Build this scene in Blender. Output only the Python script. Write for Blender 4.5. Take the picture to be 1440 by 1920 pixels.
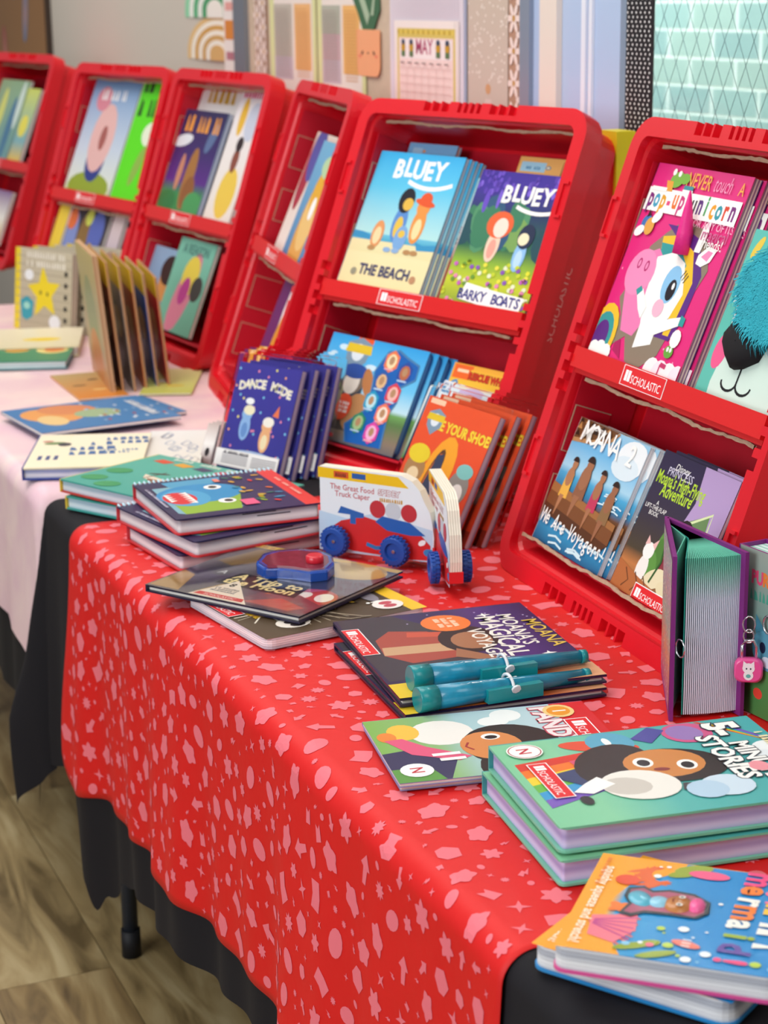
import bpy, bmesh, math, random
from math import radians, sin, cos, pi, sqrt, atan2
from mathutils import Vector as V, Matrix
from mathutils.geometry import tessellate_polygon
for o in list(bpy.data.objects): bpy.data.objects.remove(o)
COL = bpy.context.scene.collection
SC = bpy.context.scene
# ------------------------------------------------------------------ camera
FPX, PITCH, ROLL = 3600.0, radians(15.1), radians(-0.8)
EYE = V((0, 0, 1.44))
_f = V((0, cos(PITCH), -sin(PITCH))); _x = V((1, 0, 0)); _u = _x.cross(_f)
CX = cos(ROLL)*_x + sin(ROLL)*_u
CU = -sin(ROLL)*_x + cos(ROLL)*_u
cam_d = bpy.data.cameras.new('camera'); cam = bpy.data.objects.new('camera', cam_d); COL.objects.link(cam)
cam.matrix_world = Matrix.Translation(EYE) @ Matrix((CX, CU, -_f)).transposed().to_4x4()
cam_d.sensor_fit = 'HORIZONTAL'; cam_d.sensor_width = 36.0; cam_d.lens = FPX/1440*36.0
cam_d.clip_start = 0.05; cam_d.clip_end = 60
cam_d.dof.use_dof = True; cam_d.dof.focus_distance = 1.9; cam_d.dof.aperture_fstop = 12.0
SC.camera = cam
# ------------------------------------------------------------------ world, lamps, exposure
wd = bpy.data.worlds.new('room_light'); SC.world = wd; wd.use_nodes = True
wd.node_tree.nodes['Background'].inputs[0].default_value = (0.93, 0.95, 1.0, 1)
wd.node_tree.nodes['Background'].inputs[1].default_value = 0.26
SC.view_settings.view_transform = 'Standard'; SC.view_settings.look = 'None'
SC.view_settings.exposure = 0.0; SC.view_settings.gamma = 1.0
def area(name, loc, target, sx, sy, power, col=(1, 1, 1)):
    l = bpy.data.lights.new(name, 'AREA'); l.shape = 'RECTANGLE'; l.size = sx; l.size_y = sy; l.energy = power; l.color = col
    o = bpy.data.objects.new(name, l); COL.objects.link(o); o.location = loc
    o.rotation_euler = (V(target)-V(loc)).to_track_quat('-Z', 'Y').to_euler(); return o
area('overhead_area_light', (-0.6, 2.6, 2.9), (-0.3, 2.4, 0), 1.2, 2.4, 40, (1, 0.97, 0.93))
area('overhead_area_light', (-1.6, 5.0, 2.9), (-1.2, 4.8, 0), 1.2, 2.4, 40, (1, 0.97, 0.93))
area('overhead_area_light', (0.7, 0.5, 2.9), (0.3, 1.6, 0.7), 1.2, 1.8, 22, (1, 0.98, 0.95))  # unseen fill light added over camera right to brighten right-facing covers
area('window_daylight', (-2.4, -0.2, 2.0), (0.1, 2.4, 0.8), 2.2, 1.5, 72, (0.92, 0.96, 1.0))
# ------------------------------------------------------------------ geometry of the place: table frame (s along the front edge towards the viewer, t towards the wall)
TA = V((-0.412, 2.505, 0)); TD = V((0.387, -0.922, 0)).normalized(); TB = V((0.922, 0.387, 0)).normalized()
UP = V((0, 0, 1)); ZT = 0.741                               # top of the cloth
def T(s, t, z): return TA + TD*s + TB*t + UP*z
def ray(px, py): return CX*((px-720)/FPX) - CU*((py-960)/FPX) + _f
def onplane(p, P0, n):
    w = ray(*p); return EYE + w*((P0-EYE).dot(n)/w.dot(n))
def onz(p, z=ZT): return onplane(p, V((0, 0, z)), UP)
# ------------------------------------------------------------------ colour and materials
def lin(c):
    if isinstance(c, str):
        c = c.lstrip('#'); c = c if len(c) == 6 else ''.join(x*2 for x in c); c = tuple(int(c[i:i+2], 16)/255 for i in (0, 2, 4))
    return tuple((x/12.92 if x <= 0.04045 else ((x+0.055)/1.055)**2.4) for x in c[:3])
MATS = {}
def mat(name, col, rough=0.5, metal=0.0, coat=0.0, bump=0.0, bscale=200.0, var=0.0, vscale=8.0, trans=0.0, sheen=0.0, ior=1.45, emit=0):
    if name in MATS: return MATS[name]
    m = bpy.data.materials.new(name); m.use_nodes = True; nt = m.node_tree; b = nt.nodes['Principled BSDF']
    c = (*lin(col), 1)
    b.inputs['Base Color'].default_value = c; b.inputs['Roughness'].default_value = rough; b.inputs['Metallic'].default_value = metal
    b.inputs['Coat Weight'].default_value = coat; b.inputs['Coat Roughness'].default_value = 0.08
    b.inputs['Transmission Weight'].default_value = trans; b.inputs['IOR'].default_value = ior
    b.inputs['Sheen Weight'].default_value = sheen
    if emit: b.inputs['Emission Color'].default_value = c; b.inputs['Emission Strength'].default_value = emit
    tc = nt.nodes.new('ShaderNodeTexCoord')
    if var:
        n = nt.nodes.new('ShaderNodeTexNoise'); n.inputs['Scale'].default_value = vscale; n.inputs['Detail'].default_value = 5
        nt.links.new(tc.outputs['Object'], n.inputs['Vector'])
        mx = nt.nodes.new('ShaderNodeMix'); mx.data_type = 'RGBA'
        mx.inputs[6].default_value = (*[x*(1-var) for x in c[:3]], 1); mx.inputs[7].default_value = (*[min(1, x*(1+var)) for x in c[:3]], 1)
        nt.links.new(n.outputs[0], mx.inputs[0]); nt.links.new(mx.outputs[2], b.inputs['Base Color'])
    if bump:
        n = nt.nodes.new('ShaderNodeTexNoise'); n.inputs['Scale'].default_value = bscale; n.inputs['Detail'].default_value = 3
        nt.links.new(tc.outputs['Object'], n.inputs['Vector'])
        bp = nt.nodes.new('ShaderNodeBump'); bp.inputs['Strength'].default_value = bump; bp.inputs['Distance'].default_value = 0.002
        nt.links.new(n.outputs[0], bp.inputs['Height']); nt.links.new(bp.outputs[0], b.inputs['Normal'])
    MATS[name] = m; return m
def ink(name, rough, coat, bump=0.0):
    m = bpy.data.materials.new(name); m.use_nodes = True; nt = m.node_tree; b = nt.nodes['Principled BSDF']
    a = nt.nodes.new('ShaderNodeVertexColor'); a.layer_name = 'Ink'
    nt.links.new(a.outputs[0], b.inputs['Base Color'])
    b.inputs['Roughness'].default_value = rough; b.inputs['Coat Weight'].default_value = coat; b.inputs['Coat Roughness'].default_value = 0.1; b.inputs['Specular IOR Level'].default_value = 0.3
    if bump:
        n = nt.nodes.new('ShaderNodeTexNoise'); n.inputs['Scale'].default_value = 60
        tc = nt.nodes.new('ShaderNodeTexCoord'); nt.links.new(tc.outputs['Object'], n.inputs['Vector'])
        bp = nt.nodes.new('ShaderNodeBump'); bp.inputs['Strength'].default_value = bump; bp.inputs['Distance'].default_value = 0.001
        nt.links.new(n.outputs[0], bp.inputs['Height']); nt.links.new(bp.outputs[0], b.inputs['Normal'])
    return m
INK_WRAP = ink('printed_ink_wrapped', 0.28, 0.4, 0.05); INK_GLOSS = ink('printed_ink_gloss', 0.42, 0.05, 0.04); INK_MATTE = ink('printed_ink_matte', 0.55, 0.08)
def solid(c, rough=0.4, coat=0.2): return mat('coloured_card_%s_%d' % (c.lstrip('#'), rough*10), c, rough, coat=coat)
def pages_mat(c1='#f4efe6', c2='#c9c4bd', n=900.0, name='page_edges'):
    k = name+c1+c2
    if k in MATS: return MATS[k]
    m = bpy.data.materials.new(k.replace('#', '_')); m.use_nodes = True; nt = m.node_tree; b = nt.nodes['Principled BSDF']
    tc = nt.nodes.new('ShaderNodeTexCoord'); w = nt.nodes.new('ShaderNodeTexWave'); w.bands_direction = 'Z'
    w.inputs['Scale'].default_value = n/20; w.inputs['Distortion'].default_value = 0.6; w.inputs['Detail'].default_value = 2
    nt.links.new(tc.outputs['Object'], w.inputs['Vector'])
    r = nt.nodes.new('ShaderNodeMix'); r.data_type = 'RGBA'; r.inputs[6].default_value = (*lin(c2), 1); r.inputs[7].default_value = (*lin(c1), 1)
    nt.links.new(w.outputs[0], r.inputs[0]); nt.links.new(r.outputs[2], b.inputs['Base Color']); b.inputs['Roughness'].default_value = 0.7
    MATS[k] = m; return m
# ------------------------------------------------------------------ object helpers
def link(name, me, parent=None, m=None, mw=None):
    o = bpy.data.objects.new(name, me); COL.objects.link(o)
    if m is not None and me is not None and not me.materials: me.materials.append(m)
    if parent is not None: o.parent = parent
    if mw is not None: o.matrix_world = mw
    return o
def tag(o, label, cat, group=None, kind=None):
    o['label'] = label; o['category'] = cat
    if group: o['group'] = group
    if kind: o['kind'] = kind
    return o
def thing(name, label, cat, mw, group=None):
    o = bpy.data.objects.new(name, None); COL.objects.link(o); o.matrix_world = mw; o.empty_display_size = 0.05
    return tag(o, label, cat, group)
def kids(o): return [c for c in COL.objects if c.parent == o]
CH = {}
def dup(root, shift, label, rot=0.0, pivot=None):
    if not CH:
        pass
    c = root.copy(); COL.objects.link(c)
    c.matrix_world = Matrix.Translation(shift) @ root.matrix_world
    if rot: 
        pv = pivot or root.matrix_world.translation
        c.matrix_world = Matrix.Translation(shift) @ Matrix.Translation(pv) @ Matrix.Rotation(rot, 4, 'Z') @ Matrix.Translation(-pv) @ root.matrix_world
    c['label'] = label
    for a in kids(root):
        b = a.copy(); COL.objects.link(b); b.parent = c
        for a2 in kids(a):
            b2 = a2.copy(); COL.objects.link(b2); b2.parent = b
    return c
class MB:
    def __init__(s): s.v = []; s.f = []; s.sm = []
    def face(s, pts, smooth=False):
        i = len(s.v); s.v += [tuple(p) for p in pts]; s.f.append(tuple(range(i, i+len(pts)))); s.sm.append(smooth)
    def box(s, a, b):
        x0, y0, z0 = a; x1, y1, z1 = b; i = len(s.v)
        s.v += [(x0,y0,z0),(x1,y0,z0),(x1,y1,z0),(x0,y1,z0),(x0,y0,z1),(x1,y0,z1),(x1,y1,z1),(x0,y1,z1)]
        for f in ((0,3,2,1),(4,5,6,7),(0,1,5,4),(1,2,6,5),(2,3,7,6),(3,0,4,7)): s.f.append(tuple(i+k for k in f)); s.sm.append(False)
    def prism(s, pts, z0, z1):
        n = len(pts); i = len(s.v)
        s.v += [(p[0], p[1], z0) for p in pts] + [(p[0], p[1], z1) for p in pts]
        s.f.append(tuple(i+k for k in range(n-1, -1, -1))); s.f.append(tuple(i+n+k for k in range(n))); s.sm += [False, False]
        for k in range(n): s.f.append((i+k, i+(k+1) % n, i+n+(k+1) % n, i+n+k)); s.sm.append(False)
    def loft(s, loops, closed=True, cap0=False, cap1=False, smooth=False):
        n = len(loops[0]); i = len(s.v)
        for L in loops: s.v += [tuple(p) for p in L]
        for a in range(len(loops)-1):
            for k in range(n if closed else n-1):
                k2 = (k+1) % n
                s.f.append((i+a*n+k, i+a*n+k2, i+(a+1)*n+k2, i+(a+1)*n+k)); s.sm.append(smooth)
        if cap0: s.f.append(tuple(i+k for k in range(n-1, -1, -1))); s.sm.append(False)
        if cap1: s.f.append(tuple(i+(len(loops)-1)*n+k for k in range(n))); s.sm.append(False)
    def tube(s, pts, r, n=8, cap=True):
        pts = [V(p) for p in pts]; loops = []; rr = r if isinstance(r, (list, tuple)) else [r]*len(pts)
        for j, p in enumerate(pts):
            d = (pts[min(j+1, len(pts)-1)]-pts[max(j-1, 0)]).normalized()
            a = d.cross(V((0, 0, 1)) if abs(d.z) < 0.9 else V((1, 0, 0))).normalized(); b = d.cross(a)
            loops.append([p+(a*cos(2*pi*k/n)+b*sin(2*pi*k/n))*rr[j] for k in range(n)])
        s.loft(loops, True, cap, cap, True)
    def mesh(s, name):
        me = bpy.data.meshes.new(name); me.from_pydata(s.v, [], s.f)
        me.polygons.foreach_set('use_smooth', s.sm); me.update()
        b = bmesh.new(); b.from_mesh(me); bmesh.ops.recalc_face_normals(b, faces=b.faces[:]); b.to_mesh(me); b.free()
        return me
    def build(s, name, m, parent=None, mw=None):
        return link(name, s.mesh(name), parent, m, mw)
def rrect(x0, y0, x1, y1, r=(0, 0, 0, 0), n=4):
    """rounded rectangle; radii for corners (x0,y0),(x1,y0),(x1,y1),(x0,y1)"""
    out = []
    for (cx, cy, sx, sy, a0), rad in zip(((x0, y0, 1, 1, pi), (x1, y0, -1, 1, 1.5*pi), (x1, y1, -1, -1, 0), (x0, y1, 1, -1, .5*pi)), r):
        if rad <= 0: out.append((cx, cy)); continue
        for k in range(n+1):
            a = a0 + k/n*pi/2
            out.append((cx+sx*rad+rad*cos(a), cy+sy*rad+rad*sin(a)))
    return out
# ------------------------------------------------------------------ lettering and print
_glyph = {}
def text_mesh(txt, bold):
    k = (txt, round(bold, 3))
    if k not in _glyph:
        cu = bpy.data.curves.new('lettering', 'FONT'); cu.body = txt; cu.size = 1.0; cu.resolution_u = 2; cu.offset = bold; cu.align_x = 'CENTER'; cu.space_line = 0.85
        ob = bpy.data.objects.new('lettering', cu); COL.objects.link(ob)
        dg = bpy.context.evaluated_depsgraph_get(); me = ob.evaluated_get(dg).to_mesh()
        _glyph[k] = ([(v.co.x, v.co.y) for v in me.vertices], [tuple(p.vertices) for p in me.polygons])
        ob.evaluated_get(dg).to_mesh_clear(); bpy.data.objects.remove(ob); bpy.data.curves.remove(cu)
    return _glyph[k]
class Print:
    """flat print laid on a page of size w x h; positions are 0..1 across the page, sizes are fractions of its width"""
    def __init__(s, w, h, outline=None): s.w, s.h, s.v, s.f, s.c, s.k, s.dz = w, h, [], [], [], 0, 0.00003
    def add(s, pts, faces, cols):
        i = len(s.v); z = s.k*s.dz
        s.v += [(p[0], p[1], z) for p in pts]; s.f += [tuple(i+a for a in f) for f in faces]; s.c += cols; s.k += 1
    def clampm(s, x, y): return (min(max(x, 0), s.w), min(max(y, 0), s.h))
    def G(s, stops, u0=0, v0=0, u1=1, v1=1, horiz=False, shape=None):
        for (a, ca), (b, cb) in zip(stops[:-1], stops[1:]):
            if horiz: q = [(u0+(u1-u0)*a, v0), (u0+(u1-u0)*b, v0), (u0+(u1-u0)*b, v1), (u0+(u1-u0)*a, v1)]; cc = [ca, cb, cb, ca]
            else: q = [(u0, v0+(v1-v0)*a), (u1, v0+(v1-v0)*a), (u1, v0+(v1-v0)*b), (u0, v0+(v1-v0)*b)]; cc = [ca, ca, cb, cb]
            s.k -= 1 if s.k and (a, ca) != stops[0] else 0
            s.add([(x*s.w, y*s.h) for x, y in q], [(0, 1, 2, 3)], [lin(x) for x in cc])
    def R(s, u0, v0, u1, v1, c): s.P([(u0, v0), (u1, v0), (u1, v1), (u0, v1)], c)
    def P(s, pts, c):
        q = [s.clampm(x*s.w, y*s.h) for x, y in pts]
        tris = tessellate_polygon([[V((a, b, 0)) for a, b in q]])
        s.add(q, [tuple(t) for t in tris], [lin(c)]*len(q))
    def E(s, cx, cy, rx, ry, c, rot=0, n=16, a0=0, a1=360, c2=None):
        pts = []; full = abs(a1-a0) >= 360
        for k in range(n+(0 if full else 1)):
            a = radians(a0+(a1-a0)*k/n); x, y = rx*s.w*cos(a), ry*s.w*sin(a)
            cr, sr = cos(radians(rot)), sin(radians(rot)); pts.append(s.clampm(cx*s.w+x*cr-y*sr, cy*s.h+x*sr+y*cr))
        n = len(pts)
        s.add(pts+[(s.clampm(cx*s.w, cy*s.h))], [(k, (k+1) % n, n) for k in range(n if full else n-1)], [lin(c)]*n+[lin(c2 or c)])
    def L(s, pts, wid, c):
        q = [V((x*s.w, y*s.h)) for x, y in pts]; a, b = [], []
        for j, p in enumerate(q):
            d = (q[min(j+1, len(q)-1)]-q[max(j-1, 0)]).normalized(); nn = V((-d.y, d.x))*wid*s.w/2
            a.append(s.clampm(*(p+nn))); b.append(s.clampm(*(p-nn)))
        n = len(q); s.add(a+b, [(k, k+1, n+k+1, n+k) for k in range(n-1)], [lin(c)]*2*n)
    def T(s, txt, u, v, size, c, rot=0, sx=1.0, bold=0.0, out=None, outw=0.05, shear=0.0, jig=0.0, cols=None, arc=0.0):
        if out: s.T(txt, u, v, size, out, rot, sx, bold+outw, None, 0, shear, jig, None, arc)
        if jig or cols or arc:
            rnd = random.Random(txt); n = len(txt); tot = (n-1)/2
            for i, ch in enumerate(txt):
                if ch == ' ': continue
                off = (i-tot)*0.60*size*sx; cr, sr = cos(radians(rot)), sin(radians(rot))
                jy = rnd.uniform(-1, 1)*jig*size; jy -= arc*(i-tot)**2*size
                x = u*s.w+(off*cr-jy*sr)*s.w; y = v*s.h+(off*sr+jy*cr)*s.w
                s.T(ch, x/s.w, y/s.h, size, cols[i % len(cols)] if cols else c, rot+rnd.uniform(-1, 1)*jig*60-arc*(i-tot)*55, sx, bold)
                if i < n-1: s.k -= 1
            return
        vs, fs = text_mesh(txt, bold); cr, sr = cos(radians(rot)), sin(radians(rot)); k = size*s.w*1.0; pts = []
        for x, y in vs:
            x = (x+shear*y)*sx*k; y = y*k
            pts.append(s.clampm(u*s.w+x*cr-y*sr, v*s.h+x*sr+y*cr))
        s.add(pts, fs, [lin(c)]*len(pts))
    def S(s, u, v, wid, hgt, c, rows=1, rot=0, seed=1):
        '''small print too fine to read: rows of short uneven strokes'''
        r = random.Random(seed+int(u*97)+int(v*31)); k = s.w/s.h; cr, sr = cos(radians(rot)), sin(radians(rot))
        for j in range(rows):
            x = -wid/2; y0 = -(j-(rows-1)/2)*hgt*1.35
            while x < wid/2-hgt*.3:
                ww = hgt*r.uniform(.3, .62)
                if r.random() < .86:
                    q = [(x, y0-hgt/2), (x+ww, y0-hgt/2), (x+ww*r.uniform(.5, 1), y0+hgt/2*r.uniform(.5, 1)), (x+ww*r.uniform(0, .3), y0+hgt/2)]
                    s.P([(u+(a*cr-b*sr), v+(a*sr+b*cr)*k) for a, b in q], c); s.k -= 1
                x += ww+hgt*.16
        s.k += 1
    def mesh(s, name='cover_print'):
        me = bpy.data.meshes.new(name); me.from_pydata(s.v, [], s.f); ca = me.color_attributes.new('Ink', 'FLOAT_COLOR', 'POINT')
        flat = []
        for c in s.c: flat += [*c, 1.0]
        ca.data.foreach_set('color', flat); me.update(); return me
def sticker(pr, u, v, size, rot=0, c='#e3262c', tc='#ffffff', box=True, flip=False):
    """small boxed SCHOLASTIC mark with its open-book sign"""
    w = size*6.9; h = size*1.7; cr, sr = cos(radians(rot)), sin(radians(rot))
    def q(dx, dy): return (u+(dx*cr-dy*sr), v+(dx*sr+dy*cr)*pr.w/pr.h)
    def rc(x0, y0, x1, y1, col): pr.P([q(x0, y0), q(x1, y0), q(x1, y1), q(x0, y1)], col)
    if box: rc(-w/2, -h/2, w/2, h/2, tc)
    b = size*0.09; rc(-w/2+b, -h/2+b, w/2-b, h/2-b, c)
    x0 = -w/2+size*0.95
    rc(x0-size*.45, -size*.42, x0-size*.04, size*.45, tc); rc(x0+size*.04, -size*.42, x0+size*.45, size*.45, tc)
    p = q(size*0.5, -size*0.47); pr.T('SCHOLASTIC', p[0], p[1], size*0.95, tc, rot, sx=0.86)
# ------------------------------------------------------------------ books
def pose(bl, br, tl, P0, n):
    """rectangle on the plane (P0,n): cover corners bottom-left, bottom-right, top-left given as sight points"""
    a, b, c = onplane(bl, P0, n), onplane(br, P0, n), onplane(tl, P0, n)
    ey = (c-a); h = ey.length; ey.normalize(); ex = ey.cross(n).normalized(); w = (b-a).dot(ex)
    if w < 0: ex = -ex; w = -w
    return dict(O=a, ex=ex, ey=ey, n=ex.cross(ey), w=w, h=h)
def pose_x(bl, br, tl, P0, n):
    a, b, c = onplane(bl, P0, n), onplane(br, P0, n), onplane(tl, P0, n)
    ex = (b-a); w = ex.length; ex.normalize(); ey = n.cross(ex).normalized(); h = (c-a).dot(ey)
    return dict(O=a, ex=ex, ey=ey, n=n, w=w, h=h)
def flat(bl, br, tl, z, fit='y'): return (pose if fit == 'y' else pose_x)(bl, br, tl, V((0, 0, z)), UP)
def book(name, label, p, t, kind='hard', cover='#ffffff', pages=None, art=None, group=None, cat='book', rad=0.0, w=None, h=None, spine=None, back=None, gloss=True, leaves=5):
    w = w or p['w']; h = h or p['h']; n = p['n'].normalized()
    mw = Matrix((p['ex'], p['ey'], n)).transposed().to_4x4(); mw.translation = p['O']-n*t
    r = thing(name, label, cat, mw, group)
    pm = pages or pages_mat(); cm = solid(cover); c = 0.0022 if kind == 'hard' else 0.0007; e = 0.004 if kind == 'hard' else 0.0006
    R4 = (0, rad, rad, 0)
    if kind == 'board':
        lt = t/leaves
        for k in range(leaves):
            b = MB(); b.prism(rrect(0, 0, w, h, R4), k*lt+(0.0002 if k else 0), (k+1)*lt-(0.0002 if k < leaves-1 else 0)-(0.0004 if k == leaves-1 else 0))
            b.build('board_leaf', pm, r)
        b = MB(); b.prism(rrect(0, 0, w, h, R4), t-0.0004, t-0.0001); b.build('front_cover', cm, r)
        b = MB(); b.box((-0.0008, 0, 0), (-0.0001, h, t)); b.build('spine', solid(spine or cover), r)
        if back:
            b = MB(); b.prism(rrect(-0.0005, -0.0012, w+0.001, h+0.0012, R4), -0.0001, lt*0.8); b.build('back_cover', solid(back), r)
    else:
        b = MB(); b.prism(rrect(0, 0, w, h, R4), t-c, t-0.0001); b.build('front_cover', cm, r)
        b = MB(); b.prism(rrect(0, 0, w, h, R4), 0, c); b.build('back_cover', solid(back or cover), r)
        b = MB(); b.box((-c, 0, 0), (0, h, t-0.0001)); b.build('spine', solid(spine or cover), r)
        pr = max(0, rad-e)
        b = MB(); b.prism(rrect(0.0005, e, w-e, h-e, (0, pr, pr, 0)), c+0.0001, t-c-0.0001); b.build('page_block', pm, r)
    if art:
        pr = Print(w, h); art(pr)
        link('cover_print', pr.mesh(), r, INK_GLOSS if gloss else INK_MATTE).location = (0, 0, t)
    return r
# ================================================================== the setting
def struct(o): o['kind'] = 'structure'; return o
RND = random.Random(7)
# floor of wood-look vinyl planks
M_JOINT = mat('plank_joint', '#3a3026', 0.8)
b = MB(); b.box((-6, -2, -0.03), (5, 10, -0.004)); floor = struct(b.build('floor', M_JOINT))
def plank_mat(i):
    m = bpy.data.materials.new('vinyl_plank_%d' % i); m.use_nodes = True; nt = m.node_tree; bs = nt.nodes['Principled BSDF']
    tc = nt.nodes.new('ShaderNodeTexCoord'); mp = nt.nodes.new('ShaderNodeMapping'); mp.inputs['Scale'].default_value = (1.5, 8, 1)
    oi = nt.nodes.new('ShaderNodeObjectInfo'); ad = nt.nodes.new('ShaderNodeVectorMath'); ad.operation = 'ADD'
    sc = nt.nodes.new('ShaderNodeVectorMath'); sc.operation = 'SCALE'; sc.inputs['Scale'].default_value = 1.0
    nt.links.new(tc.outputs['Object'], ad.inputs[0]); nt.links.new(oi.outputs['Location'], sc.inputs[0]); nt.links.new(sc.outputs[0], ad.inputs[1])
    nt.links.new(ad.outputs[0], mp.inputs[0])
    n = nt.nodes.new('ShaderNodeTexNoise'); n.inputs['Scale'].default_value = 2.2; n.inputs['Detail'].default_value = 8; n.inputs['Distortion'].default_value = 1.2
    nt.links.new(mp.outputs[0], n.inputs['Vector'])
    r = nt.nodes.new('ShaderNodeValToRGB'); nt.links.new(n.outputs[0], r.inputs[0])
    base = [('#574328', '#937a4f', '#bba679'), ('#4b3a24', '#7d6642', '#a48f66'), ('#65522f', '#a48d60', '#c7b488')][i]
    e = r.color_ramp.elements; e[0].position = 0.32; e[0].color = (*lin(base[0]), 1); e[1].position = 0.72; e[1].color = (*lin(base[2]), 1)
    k = e.new(0.5); k.color = (*lin(base[1]), 1)
    nt.links.new(r.outputs[0], bs.inputs['Base Color']); bs.inputs['Roughness'].default_value = 0.42
    bp = nt.nodes.new('ShaderNodeBump'); bp.inputs['Strength'].default_value = 0.15; nt.links.new(n.outputs[0], bp.inputs['Height']); nt.links.new(bp.outputs[0], bs.inputs['Normal'])
    return m
PM = [plank_mat(i) for i in range(3)]
PL, PW = 1.22, 0.185
pmesh = []
for i in range(3):
    b = MB(); b.box((0.0008, 0.0008, -0.004), (PL-0.0008, PW-0.0008, 0)); me = b.mesh('plank'); me.materials.append(PM[i]); pmesh.append(me)
pd = (onz((150, 1893), 0)-onz((100, 1800), 0)).normalized(); pq = V((-pd.y, pd.x, 0)); pang = atan2(pd.y, pd.x)
for r in range(-16, 8):
    for c in range(-6, 5):
        p = V((-0.6, 2.6, 0)) + pd*(c*PL + (r*0.41 % 1)*PL) + pq*(r*PW)
        if not (-2.3 < p.x < 1.2 and 0.4 < p.y < 6.5): continue
        o = link('plank', pmesh[RND.randrange(3)], floor); o.matrix_world = Matrix.Translation(p) @ Matrix.Rotation(pang, 4, 'Z')
# walls
TW = 0.83
wallM = mat('painted_wall', '#cfc8bb', 0.7, bump=0.05)
def framebox(name, s0, s1, t0, t1, z0, z1, m, parent=None):
    """box in table-frame coordinates"""
    b = MB(); b.box((s0, t0, z0), (s1, t1, z1)); o = b.build(name, m)
    mw = Matrix((TD, TB, UP)).transposed().to_4x4(); mw.translation = TA
    o.data.transform(mw); o.data.update()
    if parent: o.parent = parent
    return o
WIN0, WIN1, WZ0, WZ1 = 0.035, 1.6, 1.19, 2.3
struct(framebox('wall_back', -6, WIN0-0.0, TW, TW+0.03, 0, 3.0, wallM))
for a in ((WIN0, 4, 0, WZ0), (WIN0, 4, WZ1, 3.0), (WIN1, 4, WZ0, WZ1)):
    struct(framebox('wall_back', a[0], a[1], TW, TW+0.03, a[2], a[3], wallM))
struct(framebox('ceiling', -6, 4, -3.6, TW, 3.0, 3.05, mat('ceiling_paint', '#efeeea', 0.9)))
blue = mat('pale_blue_gloss_paint', '#b4cbea', 0.35, coat=0.2)
def WP(px, py, t=TW): 
    q = onplane((px, py), T(0, t, 0), TB) - TA; return q.dot(TD), q.z
# window with wired glass, block wall beyond
w1 = struct(framebox('window_1', WIN0-0.02, WIN1, TW-0.012, TW+0.02, WZ0-0.035, WZ0, mat('window_sill_paint', '#cfe2ea', 0.4)))
gl = mat('wired_glass', '#e9fbfb', 0.05, trans=1.0, ior=1.15)
framebox('glass_pane', WIN0, WIN1, TW-0.006, TW-0.002, WZ0, WZ1, gl, w1)
b = MB(); P = TW-0.0075; st = 0.034
for k in range(-50, 70):
    for sg in (1, -1):
        x0 = WIN0 + k*st; x1 = x0 + sg*(WZ1-WZ0)*0.55
        za, zb, xa, xb = WZ0, WZ1, x0, x1
        def cut(x): return WZ0 + (x-x0)/(x1-x0)*(WZ1-WZ0)
        for lim, side in ((WIN0, 1), (WIN1, -1)):
            if (xa-lim)*side < 0 and (xb-lim)*side < 0: xa = None; break
            if (xa-lim)*side < 0: xa, za = lim, cut(lim)
            if (xb-lim)*side < 0: xb, zb = lim, cut(lim)
        if xa is None or zb <= za: continue
        b.tube([T(xa, P, za), T(xb, P, zb)], 0.0004, 4)
wm = b.build('wire_mesh', mat('mesh_wire', '#5c7880', 0.4, 0.6), w1); wm['kind'] = 'stuff'
joint = mat('white_mortar', '#ffffff', 0.8)
bw = struct(framebox('wall_corridor', -3.4, 2.2, TW+0.75, TW+0.85, 0.4, 2.6, joint))
bms = [mat('teal_block_%d' % i, c, 0.4, coat=0.2, var=0.08, vscale=6) for i, c in enumerate(('#93adae', '#8ca7aa', '#9db2af'))]
BWID, BHT = 0.17, 0.056; bme = []
for i in range(3):
    b = MB(); b.box((0.004, -0.001, 0.0022), (BWID-0.004, 0, BHT-0.0022)); me = b.mesh('brick'); me.materials.append(bms[i]); bme.append(me)
fm = Matrix((TD, TB, UP)).transposed().to_4x4()
for r in range(22):
    for c in range(3, 16):
        o = link('brick', bme[RND.randrange(3)], bw); m4 = fm.copy(); m4.translation = T(-2.9+c*BWID+(r % 2)*BWID/2, TW+0.75, 0.80+r*BHT); o.matrix_world = m4
area('corridor_lamp', T(-1.2, TW+0.45, 2.4), T(-1.3, TW+0.75, 1.2), 2.2, 0.4, 75, (0.97, 1, 1))
# door-side panel left of the window
s0 = WP(1013, 100)[0]; s1 = WP(1176, 100)[0]
tr = struct(framebox('trim_1', WP(995, 100)[0], s0, TW-0.02, TW-0.0005, 0.8, 2.4, mat('slate_metal_trim', '#93a0b2', 0.35, 0.3)))
tr2 = struct(framebox('trim_2', s0, s1, TW-0.012, TW-0.0005, 0.8, 2.4, blue))
framebox('trim_strip', WP(1035, 100)[0], WP(1067, 100)[0], TW-0.022, TW-0.0122, 0.8, 2.4, mat('cream_edge_paint', '#e9dfd2', 0.4), tr2)
framebox('trim_bead', WP(1108, 100)[0], WP(1116, 100)[0], TW-0.017, TW-0.0122, 0.8, 2.4, mat('white_bead_paint', '#e6edf8', 0.4), tr2)
framebox('trim_bead', WP(1122, 100)[0], WP(1128, 100)[0], TW-0.017, TW-0.0122, 0.8, 2.4, mat('white_bead_paint', '#e6edf8', 0.4), tr2)
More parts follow.
